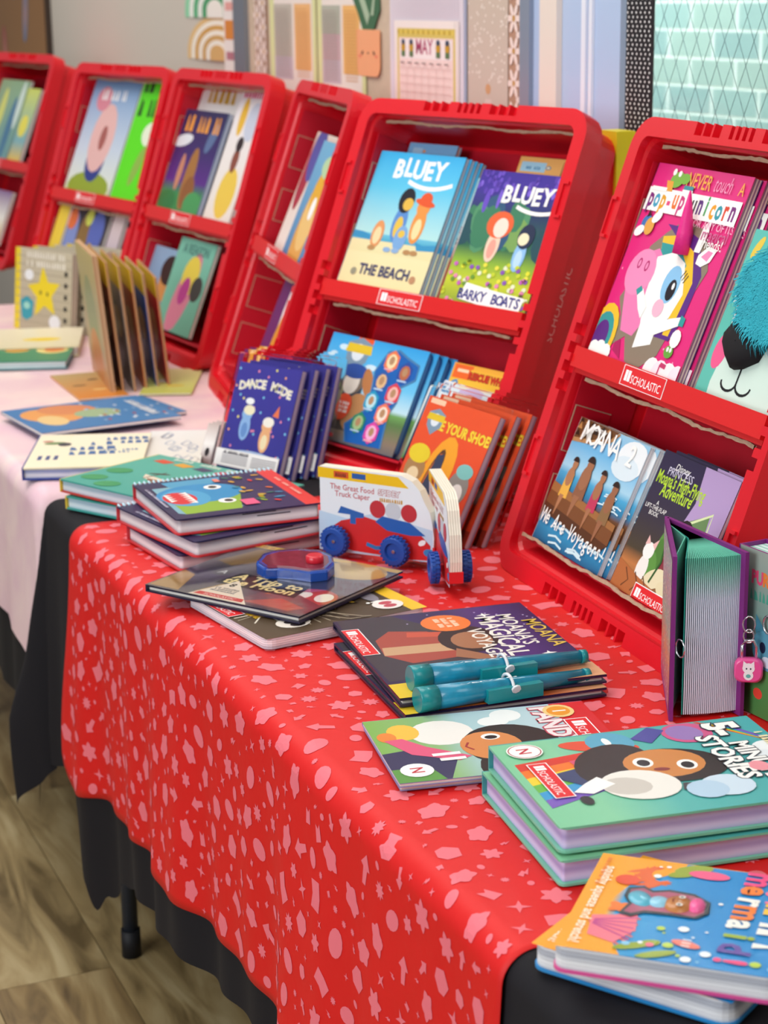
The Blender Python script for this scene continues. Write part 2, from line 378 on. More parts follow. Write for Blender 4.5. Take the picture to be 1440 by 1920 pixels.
# flat things pinned on the wall: local frame x = along the wall, y = up
def wall_sheet(name, label, cat, px0, px1, z0, z1, depth, base, art=None, off=0.0, group=None, t=TW):
    a = WP(px0, 60, t-off)[0]; c = WP(px1, 60, t-off)[0]
    mw = Matrix((TD, UP, TD.cross(UP))).transposed().to_4x4(); mw.translation = T(a, t-off-0.0006, z0)
    r = thing(name, label, cat, mw, group); w = c-a; h = z1-z0
    b = MB(); b.box((0, 0, 0), (w, h, depth)); b.build('backing', mat('sheet_%s' % base.strip('#'), base, 0.6), r)
    if art:
        pr = Print(w, h); pr.dz = 0.0001; art(pr); link('print', pr.mesh('print'), r, INK_MATTE).location = (0, 0, depth+0.0002)
    return r
def zy(py, px=700): return WP(px, py)[1]
def a_dots(p):
    n = 0; d = 0.0125; y = 0.004
    while y < p.h:
        x = (0.5 if n % 2 else 1.0)*d*0.55
        while x < p.w-0.002: p.E(x/p.w, y/p.h, 0.0018/p.w, 0.0018/p.w, '#f2f4f2', n=7); p.k -= 1; x += d*0.95
        y += d*0.5; n += 1
wall_sheet('border_strip', 'black border strip with white polka dots beside the wired window', 'border', 1176, 1227, 1.1, 1.52, 0.001, '#15161b', a_dots, off=0.013)
def a_cork(p):
    p.G([(0, '#9c6f3d'), (1, '#8a6238')])
    for u, v, c, r in ((.35, .35, '#8a5a9a', 20), (.7, .6, '#6f93b0', 80), (.8, .35, '#5f82a8', 70), (.2, .1, '#a33b40', 90), (.55, .12, '#a8484b', 90), (.45, .75, '#b06a7c', 0), (.12, .7, '#6c7a4a', 0)):
        p.E(u, v, .07, .025, c, r, c2='#c98f77')
wall_sheet('picture_board', 'brown board with small coloured drawings at the far left of the wall', 'board', -60, 98, 1.2, 1.75, 0.02, '#3a2c22', a_cork)
def rainbow(px0, px1, pyb, pyt, cols, label):
    z0, z1 = zy(pyb, 390), zy(pyt, 390)
    a = WP(px0, 60)[0]; c = WP(px1, 60)[0]
    mw = Matrix((TD, UP, TD.cross(UP))).transposed().to_4x4(); mw.translation = T(a, TW-0.001, z0)
    r = thing('rainbow_cutout', label, 'decoration', mw, 'paper rainbows on the wall'); w = c-a; h = z1-z0
    n = len(cols)
    for i, col in enumerate(cols):
        k = 1-i/n*0.9; pts = [(w/2+w/2*k*cos(pi*q/16), h*0.15+h*0.85*k*sin(pi*q/16)) for q in range(17)]
        pts = [(w/2+w/2*k, 0)]+pts+[(w/2-w/2*k, 0)]
        b = MB(); b.prism(pts, i*0.0006, i*0.0006+0.0006); b.build('rainbow_band', mat('paper_%s' % col.strip('#'), col, 0.7), r)
rainbow(350, 470, 33, -60, ['#8fd8ab', '#eef3ea', '#56b27b', '#eef3ea', '#4aa06b', '#f3f0e6'], 'green and white paper rainbow above the tan one')
rainbow(352, 474, 112, 28, ['#e5c184', '#f6f1e2', '#d3a356', '#f6f1e2', '#cfa563', '#f3efe2', '#d9b070'], 'tan and white paper rainbow below the green one')
def a_strip(p):
    p.G([(0, '#efe9e2'), (1, '#f4efe9')])
    for v, c in ((.93, '#c9c5c0'), (.86, '#b8434a'), (.77, '#6f9c7d'), (.5, '#d6803a'), (.66, '#e8a9a0'), (.3, '#b97a86')): p.R(.15, v-.03, .85, v+.03, c)
    p.R(.1, .42, .9, .56, '#dc8a36')
wall_sheet('paper_strip', 'narrow white paper strip with orange and red marks beside the rainbows', 'paper', 421, 449, 1.22, 1.52, 0.001, '#efe9e2', a_strip, off=0.006)
M_BF = mat('board_frame_metal', '#8a929c', 0.35, 0.5)
bb = thing('bulletin_board', 'wide beige bulletin board in a grey metal frame behind the display cases', 'board', Matrix.Translation(T(-1.5, TW, 1.0)))
def bpart(nm, *a):
    o = framebox(nm, *a); o.data.transform(Matrix.Translation(-T(-1.5, TW, 1.0))); o.parent = bb
bpart('board_face', WP(476, 60)[0], WP(995, 60)[0], TW-0.012, TW-0.001, 0.85, 2.2, mat('board_paper', '#cdbba3', 0.8, var=0.12, vscale=60))
bpart('board_frame', WP(455, 60)[0], WP(476, 60)[0], TW-0.022, TW-0.001, 0.85, 2.2, M_BF)
def a_floral(p):
    p.G([(0, '#b58f76'), (1, '#b89279')]); n = int(p.h/0.05)
    for i in range(n+1):
        for u0 in (0.28, 0.75):
            v = (i+(0.5 if u0 > .5 else 0))*0.05/p.h
            if v > .97: continue
            for k in range(6): p.E(u0+.2*cos(k*pi/3), v+.2*p.w/p.h*sin(k*pi/3), .16, .075, '#f1dfd5', k*60, 8); p.k -= 1
            p.E(u0, v, .08, .08, '#c99a4f', n=8)
wall_sheet('floral_border', 'daisy-patterned border strip at the right end of the bulletin board', 'border', 956, 994, 1.05, 1.55, 0.001, '#b58f76', a_floral, off=0.013, group='daisy borders of the bulletin board')
wall_sheet('floral_border', 'daisy-patterned border strip at the left end of the bulletin board', 'border', 479, 502, 1.05, 1.55, 0.001, '#b58f76', a_floral, off=0.013, group='daisy borders of the bulletin board')
def a_sched(k):
    def f(p):
        p.G([(0, '#dfe3a6'), (1, '#dfe3a6')]); p.R(.1, .03, .93, .97, '#efe6dc')
        p.R(.1, .12, .5, .72, ['#c3bcae', '#cdb0b3'][k]); p.R(.55, .2, .9, .72, ['#eebc7d', '#efbd72'][k]); p.R(.1, .12, .5, .3, '#cbbcc4')
        if k: p.R(.1, .5, .5, .72, '#b6b8a8')
        for v in (.78, .82, .86, .9): p.R(.16, v, .85, v+.012, '#cfc5ba')
        for v in [x/40 for x in range(6, 28)]: p.R(.14, v, .45, v+.006, '#a99d93'); p.R(.6, v, .86, v+.006, '#d79f5d')
    return f
wall_sheet('schedule_sheet', 'green-edged schedule sheet nearer the board frame, left of its twin', 'paper', 508, 594, zy(175, 550), zy(-60, 550), 0.001, '#dfe3a6', a_sched(0), off=0.014, group='schedule sheets on the board')
wall_sheet('schedule_sheet', 'green-edged schedule sheet beside the paper cactus pot', 'paper', 597, 686, zy(185, 640), zy(-60, 640), 0.001, '#dfe3a6', a_sched(1), off=0.014, group='schedule sheets on the board')
# potted plant cut-out
a = WP(684, 60)[0]; mw = Matrix((TD, UP, TD.cross(UP))).transposed().to_4x4(); mw.translation = T(a, TW-0.016, zy(142, 700))
pp = thing('plant_cutout', 'paper cut-out of a green plant in a peach pot with a tiny face', 'decoration', mw)
pw = WP(730, 60)[0]-a; ph = zy(55, 700)-zy(142, 700)
b = MB(); b.prism(rrect(0.0, 0, pw*.95, ph, (.02, .02, .002, .002)), 0, 0.001); b.build('pot', mat('paper_peach', '#f3ab7c', 0.7), pp)
b = MB(); b.prism([(pw*.25, ph), (pw*.05, ph*1.35), (-pw*.45, ph*2.1), (pw*.1, ph*2.7), (pw*.9, ph*2.2), (pw*.95, ph*1.4), (pw*.7, ph)], -0.001, 0.0004); b.build('leaf', mat('paper_leaf_green', '#3f6c4c', 0.7), pp)
b = MB(); b.prism([(pw*.45, ph*1.1), (pw*.1, ph*1.7), (pw*.2, ph*1.9), (pw*.55, ph*1.3)], 0.0005, 0.001); b.prism([(pw*.6, ph*1.3), (pw*.7, ph*1.7), (pw*.78, ph*1.7), (pw*.7, ph*1.3)], 0.0005, 0.001); b.build('leaf_mark', mat('paper_leaf_pale', '#a9bfa2', 0.7), pp)
pr = Print(pw*.95, ph)
for u in (.25, .75): pr.E(u, .5, .05, .03, '#5a3328', 30 if u < .5 else -30, 8)
pr.E(.5, .5, .03, .02, '#5a3328', 0, 8); pr.E(.15, .43, .07, .03, '#ee8a6a', 0, 8); pr.E(.85, .43, .07, .03, '#ee8a6a', 0, 8)
link('print', pr.mesh('print'), pp, INK_MATTE).location = (0, 0, 0.0012)
def a_may(p):
    p.G([(0, '#efdfd8'), (1, '#f3ebe4')]); p.R(.05, .02, .95, .92, '#d8c66a'); p.R(.08, .03, .92, .82, '#f2dcd6')
    for i in range(22): p.E(.07+i*.04, .88, .016, .016, ['#c8a92c', '#e7cf5a'][i % 2], n=6); p.k -= 1
    p.R(.1, .6, .9, .8, '#f4eeec'); p.T('MAY', .48, .655, .13, '#b04a6e', bold=.02)
    for u in (.15, .28, .7, .84): p.E(u, .72, .035, .05, '#c79a2e', n=8); p.R(u-.03, .62, u+.03, .68, '#5f7d52'); p.E(u, .775, .03, .02, '#3b4a62', n=6)
    for k in range(6): p.R(.1, .08+k*.085, .9, .086+k*.085, '#d7b8b0')
    for k in range(1, 7): p.R(.1+k*.115, .08, .104+k*.115, .51, '#d7b8b0')
    for k in range(7): p.R(.12+k*.115, .55, .18+k*.115, .565, '#8a7470')
wall_sheet('wall_calendar', 'paper calendar page headed MAY with a yellow border', 'calendar', 741, 862, zy(215, 800), zy(38, 800), 0.001, '#f0e6df', a_may, off=0.022)
def a_lines(p):
    p.G([(0, '#e6e0ea'), (1, '#dcd4dc')])
    for k in range(26): p.R(.04+k*.036, .1, .046+k*.036, .95, '#cdc3cf')
wall_sheet('paper_pad', 'pad of pale lilac paper hanging behind the calendar page', 'paper', 738, 876, zy(225, 800), zy(-70, 800), 0.006, '#c3cdea', a_lines, off=0.0145)
def a_speck(p):
    p.G([(0, '#cdbdb2'), (1, '#cbbca9')]); r = random.Random(3)
    for k in range(130): p.E(r.random(), .45+.5*r.random(), .018, .014, '#eee5da', n=6); p.k -= 1
    p.P([(.2, .05), (.45, .38), (.6, .38), (.75, .05)], '#dbc8bf'); p.E(.52, .42, .07, .06, '#cf9f74', n=8)
wall_sheet('speckled_paper', 'beige speckled paper picture right of the calendar', 'paper', 879, 954, 1.12, 1.52, 0.001, '#cdbdb2', a_speck, off=0.014)
b = MB(); b.box((0, 0, 0), (0.05, 0.09, 0.03)); yb = b.build('yellow_box', mat('yellow_card', '#e2d21c', 0.5)); mw = Matrix((TD, UP, TD.cross(UP))).transposed().to_4x4(); mw.translation = T(WP(1158, 270, .8)[0], .8, 1.16)
yb.matrix_world = mw; tag(yb, 'small yellow card box behind the two big display cases', 'box')
# ================================================================== tables
def table(s0, s1, label, legs):
    mw = fm.copy(); mw.translation = T(s0, 0, 0); r = thing('folding_table', label, 'table', mw, 'folding tables')
    b = MB(); b.prism(rrect(0.013, .013, s1-s0-.013, .748, (.03,)*4), .705, .733); b.build('tabletop', mat('table_plastic', '#6d6a66', 0.5), r)
    for x in legs:
        for y in (.088, .67):
            b = MB(); b.tube([(x, y, .704), (x, y, .035)], .0125, 12); l = b.build('leg', mat('grey_powder_coat', '#3f4654', 0.35, 0.4), r)
            b = MB(); b.tube([(x, y, .045), (x, y, .0)], .0155, 12); b.build('leg_cap', mat('black_rubber_cap', '#15151a', 0.6), l)
        b = MB(); b.tube([(x, .10, .33), (x, .66, .33)], .009, 8); b.build('crossbar', mat('grey_powder_coat', '#3f4654', 0.35, 0.4), r)
table(-.215, 1.615, 'folding table under the red and black cloths', (.03, 1.78))
table(-2.10, -.27, 'folding table under the pink cloth at the left', (.06, .80))
def drape(name, s0, s1, ztop, r, front, rs=None, left=0.0, right=0.0, wav=0.01, seed=1, ds=0.012, off=0.0, tback=.755, cf=2.2, shift=None, back=0.0):
    """tablecloth: grid in cloth coordinates; a = along s (beyond s0/s1 hangs), c = distance in front of the table edge (negative on top)"""
    rs = rs or r; rnd = random.Random(seed); ph = [rnd.uniform(0, 6.28) for _ in range(6)]
    def hang(q):                                       # q: distance past the start of the bend -> (outward, drop)
        a = q/r
        if a < pi/2: return r*sin(a), r*(1-cos(a))
        return r, r+(q-r*pi/2)
    def fn(s, c):
        ex_l, ex_r = max(0, (s0+rs)-s) if left else 0, max(0, s-(s1-rs)) if right else 0
        ec = max(0, c+rs); ea = ex_l+ex_r; q = sqrt(ea*ea+ec*ec)
        bs = min(max(s, s0+rs if left else s0), s1-rs if right else s1); bt = max(-c, rs)
        if q < 1e-6: 
            return T(bs, bt, ztop+0.0006*sin(9*s+ph[0])*sin(11*c+ph[1]))
        o, d = hang(q); ux, uy = (-ex_l+ex_r)/q, -ec/q
        am = wav*min(1, d/0.35)
        ang = atan2(ec, ea)
        sw = s+(shift(s, d) if shift else 0); k_ = ec*ec/(q*q); wv = k_*am*(sin(13*sw+ph[2])*.6+sin(29*sw+ph[3]+2*d)*.35+.25*sin(55*sw+ph[4])) + (1-k_)*am*sin(16*bt+ph[5])
        if left or right: wv += am*cf*sin(ang*2)**2
        wv += am*0.6 + off
        p = T(bs+ux*(o+wv), bt+uy*(o+wv), ztop-d)
        if shift: p += TD*shift(s, d)
        return p
    fn.ztop = ztop
    aL = s0-left+rs if left else s0; aR = s1+right-rs if right else s1
    ns = int((aR-aL)/ds); cs = [-tback+(tback-rs)*k/14 for k in range(14)]+[-rs+r*pi/2*k/8 for k in range(9)]
    nd = 26; me = MB(); rows = []
    for i in range(ns+1):
        s = aL+(aR-aL)*i/ns; fmax = front(s)
        c0 = -rs+r*pi/2
        rows.append([fn(s, c) for c in cs]+[fn(s, c0+(fmax-c0)*k/nd) for k in range(1, nd+1)])
    me.loft(rows, closed=False, smooth=True)
    return me, fn
def lerp_tab(tab):
    def f(x):
        if x <= tab[0][0]: return tab[0][1]
        for (a, fa), (b, fb) in zip(tab[:-1], tab[1:]):
            if x <= b: k = (x-a)/(b-a); k = k*k*(3-2*k); return fa+(fb-fa)*k
        return tab[-1][1]
    return f
cloth_black = mat('black_polyester', '#0d0a12', 0.85, bump=0.1, bscale=900)
bf = lerp_tab([(-.5, .40), (-.22, .40), (-.06, .36), (.0, .50), (.035, .53), (.06, .50), (.16, .44), (.225, .42), (.47, .39), (.7, .37), (1.2, .40), (1.6, .42), (2.1, .42)])
me, _ = drape('black', -.22, 1.62, .7385, .022, bf, left=.27, right=.40, wav=.016, seed=4, cf=4.5, ds=.006)
o = me.build('black_tablecloth', cloth_black); tag(o, 'black tablecloth hanging below and beside the red cloth', 'tablecloth')
redm = bpy.data.materials.new('red_printed_cotton'); redm.use_nodes = True; nt = redm.node_tree; bs = nt.nodes['Principled BSDF']
bs.inputs['Base Color'].default_value = (*lin('#dc0a08'), 1); bs.inputs['Roughness'].default_value = 0.62; bs.inputs['Sheen Weight'].default_value = 0.0
tcn = nt.nodes.new('ShaderNodeTexCoord'); nz = nt.nodes.new('ShaderNodeTexNoise'); nz.inputs['Scale'].default_value = 9; nz.inputs['Detail'].default_value = 4; nt.links.new(tcn.outputs['Object'], nz.inputs[0])
bpn = nt.nodes.new('ShaderNodeBump'); bpn.inputs['Strength'].default_value = 0.35; bpn.inputs['Distance'].default_value = 0.012; nt.links.new(nz.outputs[0], bpn.inputs['Height']); nt.links.new(bpn.outputs[0], bs.inputs['Normal'])
RS0, RS1 = -.045, 1.295
rf = lerp_tab([(-.05, .34), (.0, .375), (.10, .35), (.37, .328), (.66, .312), (1.0, .315), (1.35, .32)])
def rshift(s, d): return -0.085*(min(d, .4)/.38)**1.6*math.exp(-(s-RS0)/.06)
me, redfn = drape('red', RS0, RS1, .7400, .0262, rf, rs=.022, wav=.016, seed=4, shift=rshift, ds=.010)
red = me.build('red_tablecloth', redm); tag(red, 'red tablecloth printed with pink confetti shapes', 'tablecloth')
red_sol = red.modifiers.new('thickness', 'SOLIDIFY'); red_sol.thickness = 0.0006; red_sol.offset = -1
# printed shapes on the red cloth
def shp(kind, r):
    if kind == 'cloud': return [(1.0*cos(a)*(1+.16*cos(5*a)), .72*sin(a)*(1+.16*cos(5*a))) for a in [2*pi*k/20 for k in range(20)]]
    if kind == 'flower': return [(cos(a)*(.8+.2*cos(6*a)), sin(a)*(.8+.2*cos(6*a))) for a in [2*pi*k/24 for k in range(24)]]
    if kind == 'burst': return [((1 if k % 2 else .6)*cos(2*pi*k/18), (1 if k % 2 else .6)*sin(2*pi*k/18)) for k in range(18)]
    if kind == 'star': return [((1 if k % 2 == 0 else .3)*cos(pi*k/4), (1 if k % 2 == 0 else .3)*sin(pi*k/4)) for k in range(8)]
    if kind == 'oval': return [(1.0*cos(2*pi*k/14), .72*sin(2*pi*k/14)) for k in range(14)]
    if kind == 'hex': return [(.9, .2), (.55, .75), (-.4, .8), (-.9, .25), (-.6, -.7), (.5, -.75)]
    if kind == 'bolt': return [(-.15, 1), (.5, .9), (.1, .25), (.55, .25), (-.4, -1), (-.1, -.1), (-.5, -.05)]
    if kind == 'arrow': return [(-1, -.22), (.2, -.3), (.15, -.65), (1, 0), (.2, .65), (.2, .3), (-.9, .25)]
    if kind == 'book': return [(-1, -.6), (-.9, .7), (0, .45), (.9, .7), (1, -.6), (.05, -.75)]
    if kind == 'flag': return [(-.8, -.6), (-.8, .6), (.8, .5), (.4, .05), (.85, -.45)]
rnd = random.Random(11); placed = []; pm_ = MB()
kinds = {0: ['cloud', 'book', 'flower', 'hex', 'cloud', 'oval', 'arrow'], 1: ['burst', 'oval', 'flag', 'flower', 'bolt', 'hex', 'star', 'arrow', 'cloud'], 2: ['star', 'bolt', 'oval', 'star', 'bolt', 'burst', 'flag']}
grid = {}
def ok(x, y, r):
    gx, gy = int(x/.05), int(y/.05)
    for i in range(gx-1, gx+2):
        for j in range(gy-1, gy+2):
            for a, b_, rr in grid.get((i, j), ()):
                if (x-a)**2+(y-b_)**2 < (r+rr+.0055)**2: return False
    return True
for lvl, (rr, tries) in enumerate(((.0150, 3000), (.0098, 6000), (.0048, 12000))):
    for _ in range(tries):
        s = rnd.uniform(RS0+.02, RS1-.02); c = rnd.uniform(-.70, rf(s)-rr-.004); r = rr*rnd.uniform(.85, 1.12)
        if lvl == 0 and rnd.random() < .55: continue
        if not ok(s, c, r*(1.15 if lvl == 0 else 1)): continue
        if s - r < RS0+.004 or s+r > RS1-.004: continue
        grid.setdefault((int(s/.05), int(c/.05)), []).append((s, c, r))
        k = rnd.choice(kinds[lvl]); an = rnd.uniform(0, 6.28); pts = shp(k, r); loops = []
        for q in (1.0, .55):
            L = []
            for x, y in pts:
                x, y = x*r*q, y*r*q; X, Y = s+x*cos(an)-y*sin(an), c+x*sin(an)+y*cos(an)
                p0 = redfn(X, Y); e1 = redfn(X+.002, Y)-p0; e2 = redfn(X, Y+.002)-p0; nn = e1.cross(e2).normalized()
                if nn.z < -0.2 or (abs(nn.z) <= .2 and nn.dot(TB) > 0): nn = -nn
                L.append(p0+nn*.0004)
            loops.append(L)
        p0 = redfn(s, c); e1 = redfn(s+.002, c)-p0; e2 = redfn(s, c+.002)-p0; nn = e1.cross(e2).normalized()
        if nn.z < -0.2 or (abs(nn.z) <= .2 and nn.dot(TB) > 0): nn = -nn
        pm_.loft([loops[0], loops[1], [p0+nn*.0004]*len(pts)], smooth=False)
o = pm_.build('printed_shapes', mat('pink_textile_ink', '#ee7480', 0.65), red); o['kind'] = 'stuff'
# pink tie-dye cloth on the second table
pk = bpy.data.materials.new('pink_tie_dye_plastic'); pk.use_nodes = True; nt = pk.node_tree; bs = nt.nodes['Principled BSDF']
tcn = nt.nodes.new('ShaderNodeTexCoord'); nz = nt.nodes.new('ShaderNodeTexNoise'); nz.inputs['Scale'].default_value = 5; nz.inputs['Detail'].default_value = 6; nz.inputs['Distortion'].default_value = 1.0; nt.links.new(tcn.outputs['Object'], nz.inputs[0])
rp = nt.nodes.new('ShaderNodeValToRGB'); e = rp.color_ramp.elements; e[0].position = .35; e[0].color = (*lin('#e9c3cf'), 1); e[1].position = .65; e[1].color = (*lin('#f7ddd8'), 1); nt.links.new(nz.outputs[0], rp.inputs[0]); nt.links.new(rp.outputs[0], bs.inputs['Base Color']); bs.inputs['Roughness'].default_value = .45
me, _ = drape('b2', -2.08, -.28, .7385, .022, lambda s: .38, left=.3, right=.32, wav=.012, seed=9, ds=.03)
o = me.build('black_tablecloth', mat('black_polyester_far', '#0a080c', 0.9)); tag(o, 'black cloth hanging under the pink cloth on the left table', 'tablecloth')
me, _ = drape('pink', -2.08, -.262, .7400, .0262, lerp_tab([(-2, .25), (-.5, .25), (-.3, .27), (.1, .28)]), rs=.022, left=.3, right=.28, wav=.012, seed=9, off=.0, ds=.03)
o = me.build('pink_tablecloth', pk); tag(o, 'pale pink tie-dyed cloth over the left table', 'tablecloth')
# ================================================================== display cases
M_TRAY = mat('red_moulded_plastic', '#db1022', 0.38, coat=0.12)
M_LINER = mat('red_printed_cardboard', '#bf0c26', 0.5, var=0.06, vscale=5)
M_KRAFT = mat('torn_kraft_board', '#b89a80', 0.9, var=0.3, vscale=150)
LT, DT = 0.585, 0.125
class Case:
    def __init__(s, label, B, phi, th, W=.5, torn=True, stickerpos=.44, group='red book display cases', sidemark=False, lower_lip=False):
        s.W = W; s.th = th = radians(th); phi = radians(phi); s.O = V((*B, 0.7405))
        s.e = V((cos(phi), sin(phi), 0)); nb = V((-s.e.y, s.e.x, 0)); s.d = UP*cos(th)+nb*sin(th); s.n = s.e.cross(s.d)
        mw = Matrix((s.e, s.d, s.n)).transposed().to_4x4(); mw.translation = s.O; s.mw = mw
        r = s.root = thing('display_case', label, 'display case', mw, group); tn = math.tan(th)
        def loop(ins, z, rad): return [(x, y, z) for x, y in rrect(ins, ins+max(0, -z)*tn, W-ins, LT-ins, (rad,)*4, 5)]
        b = MB()
        b.loft([loop(.034, -DT+.004, .02), loop(.026, -.014, .022), loop(.024, -.010, .022), loop(0, -.010, .04), loop(0.001, -.034, .04), loop(.013, -.034, .034), loop(.014, -.078, .034), loop(.020, -.080, .032), loop(.023, -DT, .03)], True, True, True)
        # raised flange with its slots
        f = .024; rc = .04
        for cx, cy, a0 in ((rc, rc, pi), (W-rc, rc, 1.5*pi), (W-rc, LT-rc, 0), (rc, LT-rc, .5*pi)):
            o_ = [(cx+rc*cos(a0+k*pi/16), cy+rc*sin(a0+k*pi/16)) for k in range(9)]
            i_ = [(cx+(rc-f)*cos(a0+k*pi/16), cy+(rc-f)*sin(a0+k*pi/16)) for k in range(8, -1, -1)]
            b.prism(o_+i_, -.010, 0)
        slots = []; c = W/2
        for k in range(3): slots += [(c-.105+k*.021, c-.105+k*.021+.017), (c+.046+k*.021, c+.046+k*.021+.017)]
        for k in range(4): slots.append((c-.026+k*.0145, c-.026+k*.0145+.008))
        slots.sort()
        for y0, y1, yo0, yo1 in ((LT-f, LT-.016, LT-.016, LT), (.016, f, 0, .016)):
            b.box((rc, y0, -.010), (W-rc, y1, 0)); x = rc
            for a, c2 in slots+[(W-rc, W-rc)]: b.box((x, yo0, -.010), (a, yo1, 0)); x = c2
        ns = [.235+k*.024 for k in range(4)]
        for x0, x1, xi0, xi1 in ((0, .012, .012, f), (W-.012, W, W-f, W-.012)):
            b.box((x0, rc, -.010), (x1, LT-rc, 0)); y = rc
            for a in ns+[LT-rc]: b.box((xi0, y, -.010), (xi1, a, 0)); y = a+.014
        b.build('tray_shell', M_TRAY, r)
        for xx in (.003, W-.012-.003):
            for yy in (.43, .12):
                b = MB(); b.box((xx, yy, 0), (xx+.012, yy+.004, .003)); b.box((xx, yy+.048, 0), (xx+.012, yy+.052, .003)); b.box((xx, yy+.004, 0), (xx+.003, yy+.048, .003)); b.build('hinge_clip', M_TRAY, r)
        # cardboard insert
        b = MB(); b.box((.04, .07, -DT+.0045), (W-.04, LT-.04, -DT+.006)); b.build('liner_back', M_LINER, r)
        for x0, x1 in ((.0335, .035), (W-.035, W-.0335)):
            b = MB(); b.prism([(.065, -.105), (.065, -.02), (LT-.05, -.02), (LT-.05, -.105)], x0, x1)
            m = b.mesh('liner_side'); m.transform(Matrix(((0, 0, 1, 0), (1, 0, 0, 0), (0, 1, 0, 0), (0, 0, 0, 1)))); link('liner_side', m, r, M_LINER)
        for y0 in (.075, .165, .33, .43):
            b = MB(); b.box((.0352, y0, -.075), (.0358, y0+.058, -.024)); b.build('liner_tab', M_LINER, r)
            for q in ((.0352, y0-.0012, -.075, .0362, y0, -.0228), (.0352, y0+.058, -.075, .0362, y0+.0592, -.0228), (.0352, y0, -.024, .0362, y0+.058, -.0228)):
                b = MB(); b.box(q[:3], q[3:]); b.build('tab_edge', M_KRAFT, r)
        b = MB(); b.box((.028, .262, -.11), (W-.028, .269, -.010)); b.box((.025, .268, -.010), (W-.025, .294, -.003)); b.build('shelf', mat('red_shelf_card', '#dd1a1c', 0.42, coat=.15), r)
        b = MB(); b.box((.04, .046, -.10), (W-.04, .050, -.012)); b.build('lower_ledge', M_LINER, r)
        rn = random.Random(label)
        def torn_strip(y, z, x0=.045, x1=W-.045, a=.003, nm='torn_edge'):
            b = MB(); n = 44; top, bot, t2, b2 = [], [], [], []
            for k in range(n+1):
                x = x0+(x1-x0)*k/n; o1 = a*sin(k*.35)+a*rn.uniform(-.6, .6); w_ = .0013+.0012*rn.random()
                top.append((x, y+o1+w_, z)); bot.append((x, y+o1-w_, z)); t2.append((x, y+o1+w_, z-.003)); b2.append((x, y+o1-w_, z-.003))
            b.loft([top, bot, b2, t2, top], closed=False); b.build(nm, M_KRAFT, r)
        if torn: torn_strip(LT-.031, -.020, a=.0012); torn_strip(.2575, -.016, .05, W-.05, a=.0015)
        if lower_lip: torn_strip(.050, -.008, .035, W-.035, .0015, 'cardboard_lip')
        pr = Print(.13, .024); sticker(pr, .5, .5, .115); link('maker_sticker', pr.mesh('maker_sticker'), r, INK_MATTE).location = (W*stickerpos-.065, .269, -.0026)
        if sidemark:
            pr = Print(.22, .02); pr.T('SCHOLASTIC', .55, .2, .07, '#f0b9b4', sx=1.2); 
            o = link('side_lettering', pr.mesh('side_lettering'), r, INK_MATTE)
            o.matrix_local = Matrix(((0, 0, 1, W-.0134), (1, 0, 0, .2), (0, 1, 0, -.064), (0, 0, 0, 1)))
    def plane(s, y, z, lean=0.0):
        """point and normal of a plane standing on height y, depth z, tipped back by lean degrees"""
        a = radians(lean); return s.mw @ V((0, y, z)), (s.n*cos(a)+s.d*sin(a)).normalized()
CR = Case('nearest red display case, holding the unicorn and furry monster books', (.138, 2.340), -70.0, 19.5, lower_lip=True, stickerpos=.42, sidemark=True)
CM = Case('middle red display case facing the room, holding the two large dog-story books', (-.192, 2.949), -52.3, 21.7, W=.514, sidemark=True, stickerpos=.43)
CL = Case('narrow-seen red display case hinged to the left of the middle one', (-.330, 3.535), -77.0, 19.0, W=.49)
LR = Case('red display case above the yellow-topped book row, holding a purple book', (-.586, 4.067), -62.5, 18.0, sidemark=True, torn=True)
LL = Case('red display case with a pale blue and a bright green book', (-.586-.5*cos(radians(-58))-.004, 4.067-.5*sin(radians(-58))+.004, ), -58, 18.0)
q = T(-2.62, .46, 0); LF = Case('red display case cut by the left edge of the picture', (q.x-.5*cos(radians(-60)), q.y-.5*sin(radians(-60))), -60, 18)
